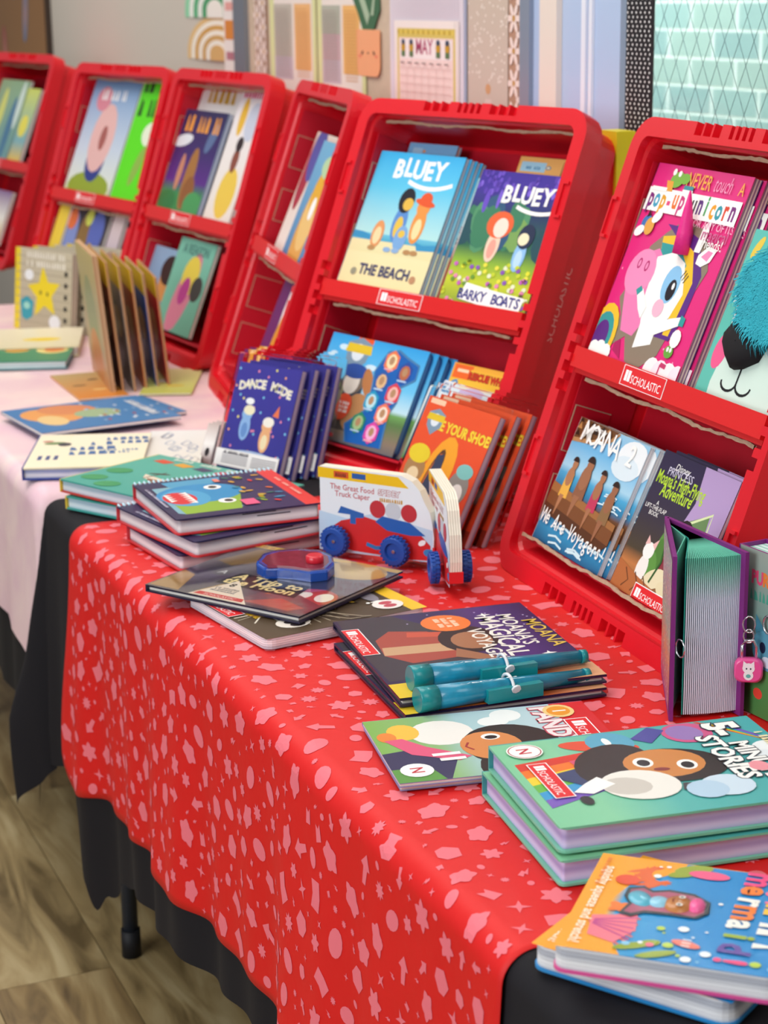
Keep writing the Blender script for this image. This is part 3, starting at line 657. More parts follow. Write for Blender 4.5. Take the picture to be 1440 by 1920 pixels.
# ================================================================== printed covers
WHT = '#fbfaf5'
def blobs(p, lst):
    for q in lst: p.E(*q[:5], **(q[5] if len(q) > 5 else {}))
def critter(p, u, v, s, body, belly, hat=None):
    """plain rounded stand-in figure"""
    k = p.w/p.h
    p.E(u, v, .34*s, .62*s, body, n=18); p.E(u, v-.12*s*k, .2*s, .36*s, belly, n=14)
    p.E(u, v+.62*s*k, .33*s, .3*s, body, n=16)
    if hat: p.E(u, v+.78*s*k, .52*s, .12*s, hat, -8); p.E(u, v+.9*s*k, .3*s, .24*s, hat, n=14)
def logo_dog(p, u, v, s, c=WHT, rot=0):
    p.T('BLUEY', u, v, s, c, rot, bold=.035, jig=.06)
    p.L([(u-.4*s+i*.32*s, v-.03-.22*s*(1-((i-4)/4)**2)*p.w/p.h) for i in range(9)], .16*s, c)
def a_beach(p):
    p.G([(0, '#efe1a8'), (.27, '#f3e2b0'), (.275, '#e9dda8'), (.36, '#ecdfae'), (.365, '#4ba6c9'), (.41, '#6fc1da'), (.415, '#b6e2e2'), (.75, '#5fc5e8'), (1, '#38aee6')])
    p.P([(0, .375), (0, .42), (.12, .415), (.25, .39), (.25, .36)], '#3c95c4'); p.P([(.75, .39), (.85, .37), (1, .385), (1, .34), (.8, .33)], '#3c95c4')
    logo_dog(p, .52, .83, .2)
    critter(p, .5, .5, .24, '#5a8ed0', '#e5c04e'); p.E(.5, .665, .09, .1, '#20232e'); p.E(.53, .64, .06, .05, '#e2b74c')
    critter(p, .72, .5, .23, '#e8964a', '#f3dba4', '#e3582f'); p.E(.29, .41, .07, .11, '#e39a62'); p.E(.29, .4, .045, .07, '#f2d7a6')
    p.E(.57, .4, .075, .1, '#7ba9da'); p.E(.57, .43, .04, .03, '#e5c04e')
    for u in (.27, .46, .56, .7, .78): p.E(u, .31, .045, .02, '#b98b5a' if u > .6 or u < .4 else '#8fb0d8')
    p.T('THE BEACH', .52, .12, .115, '#41436b', bold=.03)
    p.E(.16, .13, .035, .03, '#9a9680'); p.E(.87, .13, .035, .03, '#c08f6a')
def a_boats(p):
    p.G([(0, '#7c9a3a'), (.2, '#c6cf35'), (.34, '#8fb53c'), (.45, '#356a4c'), (.7, '#2a3d63'), (.88, '#46349a'), (1, '#3f2f93')])
    r = random.Random(4)
    for i in range(16): p.E(r.random(), .5+.22*r.random(), .08+.06*r.random(), .14, r.choice(['#3f7f5f', '#54926a', '#28505a', '#7ba35a', '#35597c']), r.uniform(-25, 25), 10)
    for i in range(46): p.E(r.random(), .84+.15*r.random(), .022, .03, r.choice(['#6a4fc0', '#8266d6', '#5a41ad']), 0, 6); p.k -= 1
    p.E(.16, .78, .03, .1, '#6a4fc0'); p.E(.3, .8, .02, .08, '#7c60d2'); p.E(.93, .75, .03, .1, '#2e2a6a')
    critter(p, .4, .47, .22, '#f0d0b8', '#e8a493'); p.E(.41, .62, .15, .11, '#e7653a'); p.E(.43, .6, .08, .08, '#f4dfd0')
    critter(p, .73, .42, .2, '#8fc0ea', '#bcdcf5'); p.E(.74, .56, .09, .1, '#27324e'); p.E(.72, .54, .06, .05, '#f3e6c2')
    for i in range(80): p.E(r.random(), .02+.33*r.random(), .026, .02, r.choice(['#e2e23a', '#c9d43a', '#e6df4b', '#c863b8', '#8e58b6', '#e78ab3', '#6e9a3a', '#e9ecc8']), 0, 6); p.k -= 1
    logo_dog(p, .6, .79, .19)
    p.P([(.22, .07), (.26, .19), (.6, .16), (.95, .14), (.93, .03), (.55, .04)], WHT); p.T('BARKY BOATS', .56, .07, .11, '#3f3f86', -1, bold=.03, jig=.02)
def a_dance2(p):
    p.G([(0, '#b0512f'), (.35, '#b9613c'), (.4, '#d9a58c'), (.6, '#cfe0dd'), (1, '#9dcfd6')])
    p.T('BLUEY', .62, .8, .14, WHT, bold=.03); p.T('THE\nDANCE', .78, .63, .1, '#c0394a', bold=.02); p.S(.8, .51, .3, .035, '#4a4a5a', 2)
    p.E(.75, .3, .2, .22, '#c2593b'); p.E(.75, .22, .1, .11, '#ecd3b4'); p.P([(.6, .38), (.64, .47), (.7, .4)], '#c2394a'); p.P([(.78, .4), (.84, .47), (.88, .38)], '#c2394a')
    p.S(.8, .12, .2, .08, '#f3e5cf'); p.S(.8, .05, .22, .03, '#f3e5cf')
def a_plainblue(p): p.G([(0, '#8fc3e8'), (1, '#7fb9e6')]); p.R(.1, .93, .3, .97, '#a9d3ee'); p.E(.34, .95, .03, .02, '#e79c5a')
def a_orangetop(p): p.G([(0, '#f3c179'), (1, '#f2b768')]); p.R(.06, .91, .6, .97, '#a8d6ec'); p.S(.33, .935, .3, .05, '#3b7fae'); p.E(.66, .94, .06, .03, '#3b7fae'); p.E(.66, .94, .04, .018, '#f2e3c0')
def a_cream(p): p.G([(0, '#f4e6b4'), (1, '#f6ecc6')]); p.R(.1, 0, .13, 1, '#e0d2a0')
def hexa(p, u, v, r, c, c2):
    k = p.w/p.h
    p.P([(u+r*cos(radians(60*i+30)), v+r*k*sin(radians(60*i+30))) for i in range(6)], c)
    p.E(u, v, r*.66, r*.66, c2, n=10); p.E(u, v+.1*r, r*.35, r*.4, '#b88d68', n=8)
def shield(p, u, v, s):
    k = p.w/p.h
    p.P([(u-s, v+.5*s*k), (u, v+.85*s*k), (u+s, v+.5*s*k), (u+s*.8, v-.4*s*k), (u, v-s*k), (u-s*.8, v-.4*s*k)], '#7f97ac'); p.E(u, v+.05*s, .5*s, .45*s, '#dfe7ee'); p.P([(u-s*1.05, v+.0), (u-s*.95, v+.45*s*k), (u+s*.95, v+.45*s*k), (u+s*1.05, v)], '#e3c12d')
def a_watch(p):
    p.G([(0, '#6d6a6c'), (.1, '#8b7a68'), (.28, '#5b7d4a'), (.36, '#6ea35a'), (.4, '#bfe2ee'), (.6, '#6cc4ee'), (1, '#35a3e6')])
    p.P([(.1, .1), (.6, .12), (.55, .3), (.12, .34)], '#4d463f'); p.R(.28, .95, .44, 1, '#ee5b2b')
    blobs(p, [(.16, .88, .05, .02, '#cfe9f6'), (.08, .8, .04, .02, '#cfe9f6'), (.5, .74, .06, .02, '#cfe9f6')])
    shield(p, .32, .85, .13)
    blobs(p, [(.35, .5, .14, .16, '#3c4654'), (.36, .6, .13, .1, '#7c6c5e'), (.36, .57, .08, .08, '#e6ddd2'), (.36, .68, .13, .05, '#2b4f9e'), (.52, .6, .05, .1, '#b9794a', {'rot': 30}), (.14, .42, .12, .14, '#555048'), (.12, .5, .1, .07, '#b7c33c'), (.2, .3, .12, .13, '#7b7268'), (.5, .3, .14, .13, '#b98455')])
    p.P([(.5, .02), (.44, .18), (.6, .36), (.58, .56), (.55, .72), (.62, .92), (.72, .95), (.82, .9), (.95, .85), (.96, .72), (.84, .62), (.86, .48), (.82, .36), (.84, .2), (.86, .04)], '#1c62b4')
    p.L([(.5, .02), (.44, .18), (.6, .36), (.58, .56), (.55, .72), (.62, .92), (.72, .95), (.82, .9), (.95, .85), (.96, .72), (.84, .62), (.86, .48), (.82, .36), (.84, .2), (.86, .04)], .015, '#4c7fae')
    for u, v, c, c2 in ((.68, .84, '#ee7d4e', '#f5dcae'), (.84, .76, '#2f4f9e', '#b86a4a'), (.65, .64, '#355ea6', '#e0b98a'), (.8, .55, '#d94552', '#f0b7b0'), (.62, .44, '#2c9ac2', '#b9e2ec'), (.77, .35, '#ee7d5e', '#f3e0d0'), (.57, .22, '#2f8a6a', '#a6c28a'), (.73, .16, '#e14aa5', '#f3b5da')):
        hexa(p, u, v, .075, c, c2); p.R(u-.05, v-.085, u+.04, v-.07, '#f0a9b0' if c[1] == 'e' else '#b9d3ee')
    p.E(.36, .33, .09, .09, '#e5512c'); p.S(.36, .33, .12, .02, WHT, 3); p.R(.05, .03, .36, .065, '#d93a3a'); p.T('SCHOLASTIC', .2, .037, .035, WHT); p.S(.12, .6, .14, .05, '#e05a50', 2)
def a_rescue(p):
    p.G([(0, '#5b8a4a'), (.4, '#cfe3e0'), (.75, '#d8e8f0'), (.8, '#f3c23c'), (1, '#f0a93a')])
    p.R(.02, .86, .33, .99, '#ee6a2b'); p.R(.08, .92, .27, .95, '#f6d7b0'); p.R(.3, .86, .99, .96, '#f2b53a'); p.T('RESCUE WHEELS', .66, .87, .11, '#d3371f', sx=.9, bold=.04, out='#7a2416')
    p.E(.14, .77, .13, .1, '#5f8fb8'); p.E(.14, .77, .09, .07, '#dfe6ee'); p.S(.14, .77, .14, .04, '#2d4f86'); p.E(.6, .72, .2, .07, '#c9b6da'); p.E(.6, .55, .35, .2, '#d9583a')
def a_dance(p):
    p.G([(0, '#39398f'), (1, '#403a96')]); r = random.Random(9)
    for i in range(44): p.E(r.random(), r.random(), .017, .017, r.choice(['#e88aa6', '#7ac0e0', '#e9df7a', '#e8a07a']), n=8); p.k -= 1
    p.T('DANCE MODE', .5, .79, .14, '#f2ead2', -2, bold=.05, jig=.03, arc=.02, out='#6a63b0', outw=.03)
    critter(p, .3, .42, .25, '#8db4e2', '#6a93cf'); p.E(.32, .58, .09, .06, '#f0e7c4'); p.E(.3, .66, .07, .04, '#f3f3f3')
    critter(p, .65, .34, .25, '#ecb07e', '#f3e2b8'); p.E(.66, .5, .09, .06, '#f6efe2'); p.P([(.7, .56), (.78, .66), (.8, .55)], '#e8794f')
    p.E(.5, .16, .4, .08, '#9fb6d8', c2='#c9d7ea')
def a_tie(p):
    p.G([(0, '#cf3a1c'), (.5, '#e2502a'), (1, '#e8552c')]); p.R(.04, .95, .25, .99, '#f4c9a8')
    p.T('TIE YOUR SHOES', .62, .77, .115, '#f0d13a', -1, bold=.045, sx=.95, out='#b8391b', outw=.02); shield(p, .2, .83, .12)
    p.E(.48, .45, .19, .34, '#f0a22c', -12); p.E(.43, .42, .08, .26, '#5b3a2a', -12); p.E(.42, .42, .055, .22, '#e0722f', -12); p.P([(.3, .1), (.42, .6), (.5, .62), (.62, .1)], '#39405a')
    blobs(p, [(.18, .45, .14, .12, '#a98052'), (.17, .57, .15, .08, '#e3cb30'), (.18, .41, .08, .06, '#e6cfa4'), (.82, .42, .14, .14, '#8c8580'), (.84, .55, .11, .06, '#7fc0bb'), (.83, .38, .08, .08, '#e8e2dc'), (.5, .2, .1, .04, '#e8762c'), (.5, .28, .1, .03, '#f3b040')])
    p.R(0, 0, 1, .12, '#8f2b1c')
def a_unicorn(p):
    p.G([(0, '#e3287a'), (1, '#e22d80')]); r = random.Random(5); k = p.w/p.h
    for i in range(14): p.E(r.random(), r.random(), .007, .007, '#f7a6cb', n=6)
    p.P([(.22, .1), (.33, .16), (.42, .05), (.55, .02), (.72, .12), (.78, .3), (.84, .42), (.9, .55), (.82, .66), (.7, .73), (.5, .76), (.36, .68), (.24, .6), (.2, .45), (.12, .33), (.2, .25)], '#8d7d6b')
    p.P([(.25, .12), (.3, .14), (.36, .05), (.25, .08)], '#b0195c')
    # mane, head, snout
    p.P([(.34, .72), (.52, .72), (.72, .68), (.86, .52), (.84, .3), (.78, .2), (.62, .2), (.7, .35), (.66, .6)], '#5b2a82'); p.P([(.34, .66), (.5, .68), (.7, .62), (.8, .48), (.76, .22), (.7, .22), (.7, .4), (.6, .58), (.36, .6)], '#f0c22e'); p.P([(.35, .63), (.55, .63), (.68, .55), (.66, .5), (.38, .56)], '#2f9a9a')
    p.P([(.12, .42), (.22, .56), (.35, .6), (.5, .52), (.5, .3), (.4, .17), (.26, .18), (.2, .28)], '#ee7fb4')
    p.P([(.36, .56), (.52, .6), (.66, .56), (.75, .42), (.7, .3), (.62, .24), (.62, .16), (.45, .12), (.44, .24), (.38, .34)], WHT)
    p.E(.24, .47, .15, .13, '#f28fbd', 20, n=20); p.E(.2, .51, .022, .032, '#b5246b', -10, 10); p.E(.2, .51, .012, .02, '#f28fbd', -10, 10); p.E(.285, .505, .022, .032, '#b5246b', -10, 10); p.E(.285, .505, .012, .02, '#f28fbd', -10, 10)
    p.E(.6, .45, .085, .105, '#8cc4ea', -8, n=20); p.E(.62, .425, .045, .06, '#1b1722', -8, n=14); p.E(.63, .445, .014, .02, WHT, n=8)
    for q in (0, 1, 2): p.L([(.67+.02*q, .49-.01*q), (.7+.02*q, .53-.01*q)], .006, '#3a3340')
    p.E(.56, .33, .055, .05, '#f3b9cf', n=14)
    p.P([(.36, .3), (.3, .36), (.34, .4), (.44, .32), (.42, .26)], WHT); p.P([(.3, .36), (.27, .385), (.31, .41), (.34, .39)], '#2f9a9a'); p.P([(.56, .25), (.72, .3), (.82, .32), (.83, .28), (.6, .2)], WHT); p.P([(.82, .33), (.87, .32), (.87, .28), (.82, .28)], '#2f9a9a')
    p.P([(.76, .61), (.83, .66), (.92, .65), (.89, .59), (.82, .56), (.76, .57)], WHT); p.P([(.79, .605), (.84, .64), (.89, .635), (.86, .59)], '#f08ab8'); p.P([(.7, .62), (.71, .74), (.76, .79), (.78, .7), (.76, .62)], WHT)
    for i, c in enumerate(('#f3c22e', '#2f9a9a', '#5b2a82')): p.E(.07, .12, .16-.04*i, .2-.05*i, c, -15, 18); 
    for i in range(3): p.E(.05+.07*i, .06+.01*(i == 1), .055, .045, WHT, n=12)
    p.R(.02, .03, .24, .06, WHT)
    for i in range(4): p.E(.72+.09*i, .05, .08, .07, '#fbe6ee' if i % 2 else '#f6f2f2', n=14)
    p.E(.83, .155, .045, .035, '#6aa53f', n=12); p.E(.815, .165, .012, .014, WHT, n=8); p.E(.845, .165, .012, .014, WHT, n=8); p.E(.85, .22, .05, .05, WHT, n=12); p.R(.82, .185, .88, .21, WHT); p.L([(.8, .09), (.86, .085)], .025, '#c33a6b'); p.L([(.8, .09), (.8, .04)], .012, '#c33a6b')
    # title
    p.R(.015, .765, .99, .88, WHT)
    p.T('pop-up unicorn', .5, .79, .15, '#6a2a8a', 0, .74, bold=.035, jig=.05, cols=['#7a2a7a', '#3aa0c0', '#e0a020', '#e0457f', '#e8742c', '#c8357a', '#d9232a', '#333', '#5b2a82', '#3fa055', '#e8a020', '#2f9aa8', '#d9462c', '#7a2a7a'])
    p.T('NEVER', .5, .905, .115, '#f4b24a', -1, .75, bold=.005); p.T('touch', .75, .905, .125, '#f29ac0', 0, .62, shear=.25, bold=-.004); p.T('A', .94, .905, .1, '#f4b24a', 0, .8)
    p.T('OR ANY OF ITS', .8, .73, .06, '#f5b8d2'); p.T('magical', .85, .68, .1, '#c96a95', 0, .9); p.T('friends!', .85, .645, .08, WHT, 0, .9)
    p.E(.27, .93, .07, .045, '#7bb342', 10); p.E(.35, .94, .05, .03, '#7bb342'); p.E(.22, .965, .02, .02, WHT, n=8); p.E(.28, .96, .018, .018, WHT, n=8); p.P([(.2, .87), (.17, .92), (.24, .92), (.26, .87)], '#e8a13a'); p.E(.42, .885, .055, .02, WHT); p.R(.37, .89, .47, .91, '#3a8f9a'); p.R(.04, .865, .2, .885, WHT)
    p.E(.12, .7, .055, .05, '#3a78b8'); p.E(.16, .69, .05, .05, '#e3a34a'); p.E(.07, .66, .05, .03, WHT, 20); p.E(.21, .74, .05, .03, WHT, 30); p.P([(.1, .73), (.11, .77), (.14, .74)], '#1b1722')
def a_monster(p):
    p.G([(0, '#62bfae'), (1, '#5bbfb2')]); p.E(.6, .12, .46, .42, '#d5ece0', 0, 24); p.E(.93, .36, .09, .1, '#f0558a'); p.E(.13, .3, .08, .13, '#f25f92', -10); p.E(.24, .56, .12, .2, '#e9e6dc', -8, 20); p.E(.27, .53, .07, .14, '#1f1d24', -8, 16)
    p.E(.1, .9, .09, .035, '#e6c84a', 60, 12); p.S(.1, .72, .35, .07, WHT, 1, 80); p.S(.17, .56, .12, .05, '#22363a', 1, 80)
    for s_ in (-1, 1): p.L([(.45+.09*cos(a)+.09*s_, .15+.05*sin(a)) for a in [pi+pi*k/8 for k in range(9)]], .018, '#16181c')
    p.L([(.45, .14), (.45, .25)], .018, '#16181c')
def a_voyagers(p):
    p.G([(0, '#1c5f8c'), (.12, '#2f8cbc'), (.26, '#2a6c96'), (.27, '#4a2c1c'), (.4, '#6a4226'), (.46, '#2f7ca8'), (.56, '#4ba6d2'), (.62, '#a8d4ea'), (.8, '#6fb6e2'), (1, '#9ccbe6')])
    p.P([(0, .82), (.25, .85), (.5, .93), (.56, 1), (0, 1)], '#6b4423')
    for i in range(7):
        for j in range(3):
            u, v = .03+i*.08, .86+j*.055
            if v > .80+.36*u: p.P([(u-.03, v), (u, v+.05), (u+.035, v)], '#c08a52' if (i+j) % 2 else '#2f1e14')
    p.L([(0, .82), (.25, .85), (.5, .92), (.58, 1)], .03, '#b98a5a'); p.E(.85, .86, .2, .12, '#eef4f6', n=20); p.E(.8, .78, .18, .08, '#dcebf2')
    r = random.Random(3)
    for i in range(16): p.L([(r.uniform(0, .8), 0), ] if 0 else [(x0, y0), (x0+.1, y0+.02), (x0+.2, y0)], .014, '#d4ecf4') if [x0 := r.uniform(0, .8), y0 := r.uniform(.02, .25)] else None
    for i in range(7): x0, y0 = .62+r.uniform(0, .2), r.uniform(.44, .56); p.L([(x0, y0), (x0+.1, y0+.01), (x0+.16, y0)], .01, '#d9eff6')
    p.P([(0, .4), (.98, .33), (.98, .22), (0, .3)], '#7b4b29'); p.P([(0, .47), (.98, .38), (.98, .33), (0, .4)], '#a06b3c'); p.P([(0, .3), (.98, .22), (.9, .15), (0, .22)], '#57331c')
    # plain seated stand-in figures
    for u, v, s, sk, cl in ((.18, .5, .1, '#b07a55', '#e8b24a'), (.38, .54, .13, '#a06c4c', '#8f5f44'), (.6, .5, .1, '#a87250', '#c23a5c'), (.8, .46, .11, '#9a6648', '#8c6a44')):
        p.P([(u-s*.6, v-.12), (u-s*.5, v+.08), (u+s*.5, v+.08), (u+s*.6, v-.12)], cl); p.P([(u-s*.3, v-.26), (u-s*.4, v-.1), (u+s*.2, v-.1), (u-.02, v-.27)], sk); p.E(u, v+.05, s*.5, s*.7, sk, n=12); p.E(u+.01, v+.15, s*.36, s*.42, sk, n=12); p.E(u, v+.17, s*.4, s*.36, '#2f1e18', n=12, a0=0, a1=180)
    p.T('Disney', .34, .94, .06, WHT, -2, shear=.2); p.T('MOANA 2', .5, .82, .2, WHT, -3, .92, bold=.012, jig=.03)
    p.T('We Are Voyagers!', .52, .12, .15, WHT, -3, .68, bold=.01, jig=.02, shear=.1)
def a_flying(p):
    p.G([(0, '#40382e'), (.2, '#c07a44'), (.3, '#4a4030'), (.55, '#3a3240'), (.8, '#342b48'), (1, '#2f2745')])
    p.P([(.55, 1), (.6, .75), (.55, .6), (1, .5), (1, 1)], '#b59ac8'); p.P([(.6, .62), (.82, .72), (.85, .55), (.6, .5)], '#6a8a58'); p.L([(.6, .6), (.85, .73), (.86, .55)], .02, '#dbe8b0')
    p.T('Disney', .3, .895, .07, WHT, shear=.2); p.T('PRINCESS', .3, .85, .08, '#d9d5e8'); p.T('Moana’s High-Flying', .35, .775, .13, '#b9dc3a', 0, .62, bold=.015); p.T('Adventure', .35, .7, .13, '#b9dc3a', 0, .75, bold=.015)
    p.T('A\nLIFT-THE-FLAP\nBOOK', .17, .63, .045, WHT)
    p.E(.62, .47, .13, .16, '#2a1b1c', 10); p.E(.6, .46, .08, .11, '#b07a58', 10, 14); p.E(.62, .28, .14, .17, '#8a3540', 5); p.E(.6, .36, .11, .06, '#b98562')
    for i in range(3): p.E(.44-.02*i, .42-.1*i, .07, .13, '#4f7f35' if i % 2 else '#5f9442', 15*i-10, 12)
    p.E(.3, .2, .07, .1, '#f0ebe4'); p.E(.3, .33, .07, .06, '#f5f2ec'); p.P([(.23, .36), (.24, .43), (.29, .38)], '#e8b9b4'); p.P([(.32, .38), (.38, .43), (.37, .35)], '#e8b9b4')
    p.E(.5, .18, .14, .07, '#e8dcb6', 20); p.E(.7, .13, .15, .06, '#e6d9b0', -10); p.P([(0, .0), (.45, .0), (.6, .1), (.3, .14), (0, .2)], '#b4693a'); p.P([(.55, 0), (1, 0), (1, .14), (.8, .1)], '#4a4c40')
    for a in (.12, .25, .36): p.L([(a, .16), (a+.08, .09), (a+.02, .03)], .012, '#6a3a22')
    p.L([(.45, .14), (.5, .3), (.46, .45)], .02, '#2f5a28'); sticker(p, .55, .045, .07)
def a_moana(p):
    p.G([(0, '#2c1f45'), (.25, '#3a2a5e'), (.5, '#2e2152'), (.75, '#4a2c78'), (1, '#2a1b52')]); r = random.Random(8)
    p.P([(.0, .02), (.3, .0), (.8, .02), (.8, .5), (.5, .56), (.2, .45), (0, .3)], '#3c3640')
    for i in range(26): p.E(r.uniform(.02, .78), r.uniform(.3, .98), .005, .005, '#cfc4ee', n=5); p.k -= 1
    p.P([(.2, .22), (.3, .12), (.5, .1), (.62, .2), (.6, .48), (.4, .5), (.25, .4)], '#a8483c'); p.P([(.24, .3), (.3, .28), (.34, .48), (.28, .5)], '#c9553f'); p.P([(.4, .12), (.5, .1), (.52, .45), (.42, .48)], '#c9a07a')
    p.E(.4, .56, .13, .17, '#2a1a20', 80, 20); p.E(.42, .57, .09, .11, '#a56f50', 80, 18); p.P([(.5, .46), (.72, .68), (.78, .78), (.74, .64), (.6, .42)], '#a06a4e')
    p.E(.17, .53, .11, .11, '#ec7a35', n=22); p.S(.17, .535, .13, .025, '#fbe3c8', 3)
    p.T('MOANA’S', .34, .80, .1, '#f4efe6', -2, .95, bold=.015); p.T('MAGICAL', .40, .685, .13, '#f4efe6', -2, .95, bold=.02); p.T('VOYAGE', .47, .585, .1, '#f4efe6', -2, .95, bold=.015)
    p.T('MOANA', .42, .91, .1, '#e0bf52', 2, bold=.01)
    for u, v in ((.12, .75), (.68, .86)): p.P([(u, v+.04), (u+.008, v+.008), (u+.03, v), (u+.008, v-.008), (u, v-.04), (u-.008, v-.008), (u-.03, v), (u-.008, v+.008)], WHT)
    sticker(p, .3, .04, .05, rot=0)
    p.G([(0, '#e6c22c'), (.14, '#eccb3a'), (.145, '#a85a26'), (.4, '#c4632a'), (.7, '#b8562a'), (1, '#e0a87c')], u0=.84)
def a_pandy(p):
    p.G([(0, '#7fb255'), (.25, '#8fb87a'), (.4, '#a9cbd0'), (.8, '#bcd6de'), (.84, '#b9d2dc'), (.845, '#d8262c'), (1, '#d8262c')])
    p.P([(.55, 0), (.5, .2), (.7, .3), (1, .22), (1, 0)], '#35335a'); p.P([(.8, 0), (.8, .16), (1, .2), (1, 0)], '#5f9a4a'); p.E(.12, .62, .1, .1, '#eef3f2'); p.E(.2, .55, .08, .1, '#eef3f2')
    p.E(.3, .3, .2, .2, '#efece6', n=20); p.E(.24, .14, .13, .1, '#f0c04a'); p.E(.3, .06, .08, .06, '#e8873a'); p.P([(.35, .04), (.6, .12), (.75, .3), (.7, .36), (.5, .2), (.34, .12)], '#e05a80')
    p.E(.6, .56, .34, .3, '#2a201e', 10, 24); p.E(.8, .5, .16, .3, '#2a201e', 60, 20); p.E(.57, .47, .22, .19, '#d98a4e', 0, 22)
    p.E(.44, .49, .05, .06, WHT); p.E(.45, .49, .03, .04, '#20161a'); p.E(.68, .5, .05, .06, WHT); p.E(.69, .5, .03, .04, '#20161a'); p.L([(.5, .38), (.56, .36), (.62, .385)], .015, '#a8383a')
    p.R(.62, .2, .66, .32, WHT); p.R(.7, .22, .74, .33, WHT)
    p.E(.84, .1, .1, .1, WHT, n=18); p.T('N', .84, .075, .11, '#c4223a', 0, bold=.02)
    p.T('PANDY’S', .42, .745, .2, '#f0e6e6', 0, .95, bold=.035, out='#c4485c'); p.S(.7, .75, .22, .06, '#f3dfb0', 2)
    p.E(.14, .86, .11, .1, '#f0d08a', n=16); p.E(.14, .86, .08, .075, '#ec9a2e', n=16); p.T('1', .14, .835, .12, WHT, bold=.02); sticker(p, .6, .9, .09)
def a_stories(p):
    p.G([(0, '#7fc79c'), (.2, '#86cba2'), (.45, '#58b3ac'), (1, '#4aa9ad')])
    for i, c in enumerate(('#d83a2c', '#ee7a2c', '#f2cf38', '#6cb84a', '#3a9ad0', '#7a5ab8')):
        k = i*.055; p.P([(.18+k, .02+.1), (.6+k*.9, .17), (.6+k*.9+.055, .17), (.18+k+.06, .12)], c) if 0 else p.P([(.26+k*1.6, .03), (.18+k*1.2, .42), (.25+k*1.2, .42), (.35+k*1.6, .03)], c)
        p.P([(.0+.02*i, .78+.02*i), (.0+.02*i, .8+.02*i), (.3, .98-.0*i), (.36, .99)], c)
    p.E(.16, .37, .2, .07, '#e0543a', 70, 18)
    p.E(.42, .95, .1, .1, '#eef3f4'); p.E(.5, .9, .07, .08, '#e4ecf0')
    p.E(.13, .42, .13, .12, '#5aa7c4', 15); p.E(.12, .41, .05, .02, WHT)
    p.E(.12, .72, .13, .13, '#d25a8a', 20); p.E(.12, .71, .1, .09, '#9a7ab8', 20); p.P([(.12, .5), (.0, .6), (.06, .65), (.2, .56)], '#4a4a9a')
    p.P([(.3, .22), (.2, .46), (.35, .52), (.45, .38), (.45, .24)], '#d8577a'); p.P([(.44, .1), (.36, .3), (.52, .36), (.6, .2)], '#33406a')
    for k in range(4): p.P([(.42+.03*k, .22+.035*k), (.44+.03*k, .21+.035*k), (.5+.02*k, .3+.03*k), (.48+.02*k, .31+.03*k)], WHT)
    p.E(.4, .36, .19, .26, '#2e2220', 60, 24); p.E(.48, .55, .27, .2, '#2e2220', 80, 24); p.E(.45, .53, .2, .17, '#d08748', 85, 22)
    for v in (.46, .6): p.E(.42 if v < .5 else .5, v, .05, .06, WHT, 80); p.E(.425 if v < .5 else .505, v, .032, .04, '#20161a', 80)
    p.E(.52, .5, .04, .02, '#8a2f30', 80); p.k += 0
    p.E(.66, .38, .19, .17, '#efece4', 70, 24); p.E(.66, .33, .12, .1, '#cfc9c0', 70); p.P([(.7, .52), (.72, .62), (.78, .5)], '#3a3438'); p.P([(.58, .2), (.52, .26), (.62, .3), (.7, .2), (.66, .14)], WHT); p.E(.76, .16, .05, .03, '#2a2628')
    p.E(.78, .66, .12, .13, '#cfe2f0', n=18); p.E(.8, .58, .1, .1, '#b7d3e8', n=16)
    p.T('5-', .13, .80, .23, WHT, 0, .9, bold=.05, out='#2f3a4a', outw=.035); p.T('MINUTE', .54, .82, .135, WHT, 0, .95, bold=.035, out='#2f3a4a', outw=.035); p.T('STORIES', .47, .725, .155, WHT, 0, .95, bold=.035, out='#2f3a4a', outw=.035)
    p.S(.4, .965, .5, .05, '#f3e3b0', 1)
    p.E(.62, .83, .06, .05, '#ee9aa4'); p.E(.68, .88, .06, .05, '#ee8a98'); p.L([(.56, .75), (.6, .77), (.6, .8)], .012, WHT)
    p.E(.13, .1, .09, .09, WHT, n=20); p.L([(.13+.08*cos(a), .1+.08*p.w/p.h*sin(a)) for a in [2*pi*k/20 for k in range(21)]], .006, '#a8404a'); p.T('N', .13, .075, .09, '#c4223a', 0, bold=.02)
    sticker(p, .5, .1, .06)
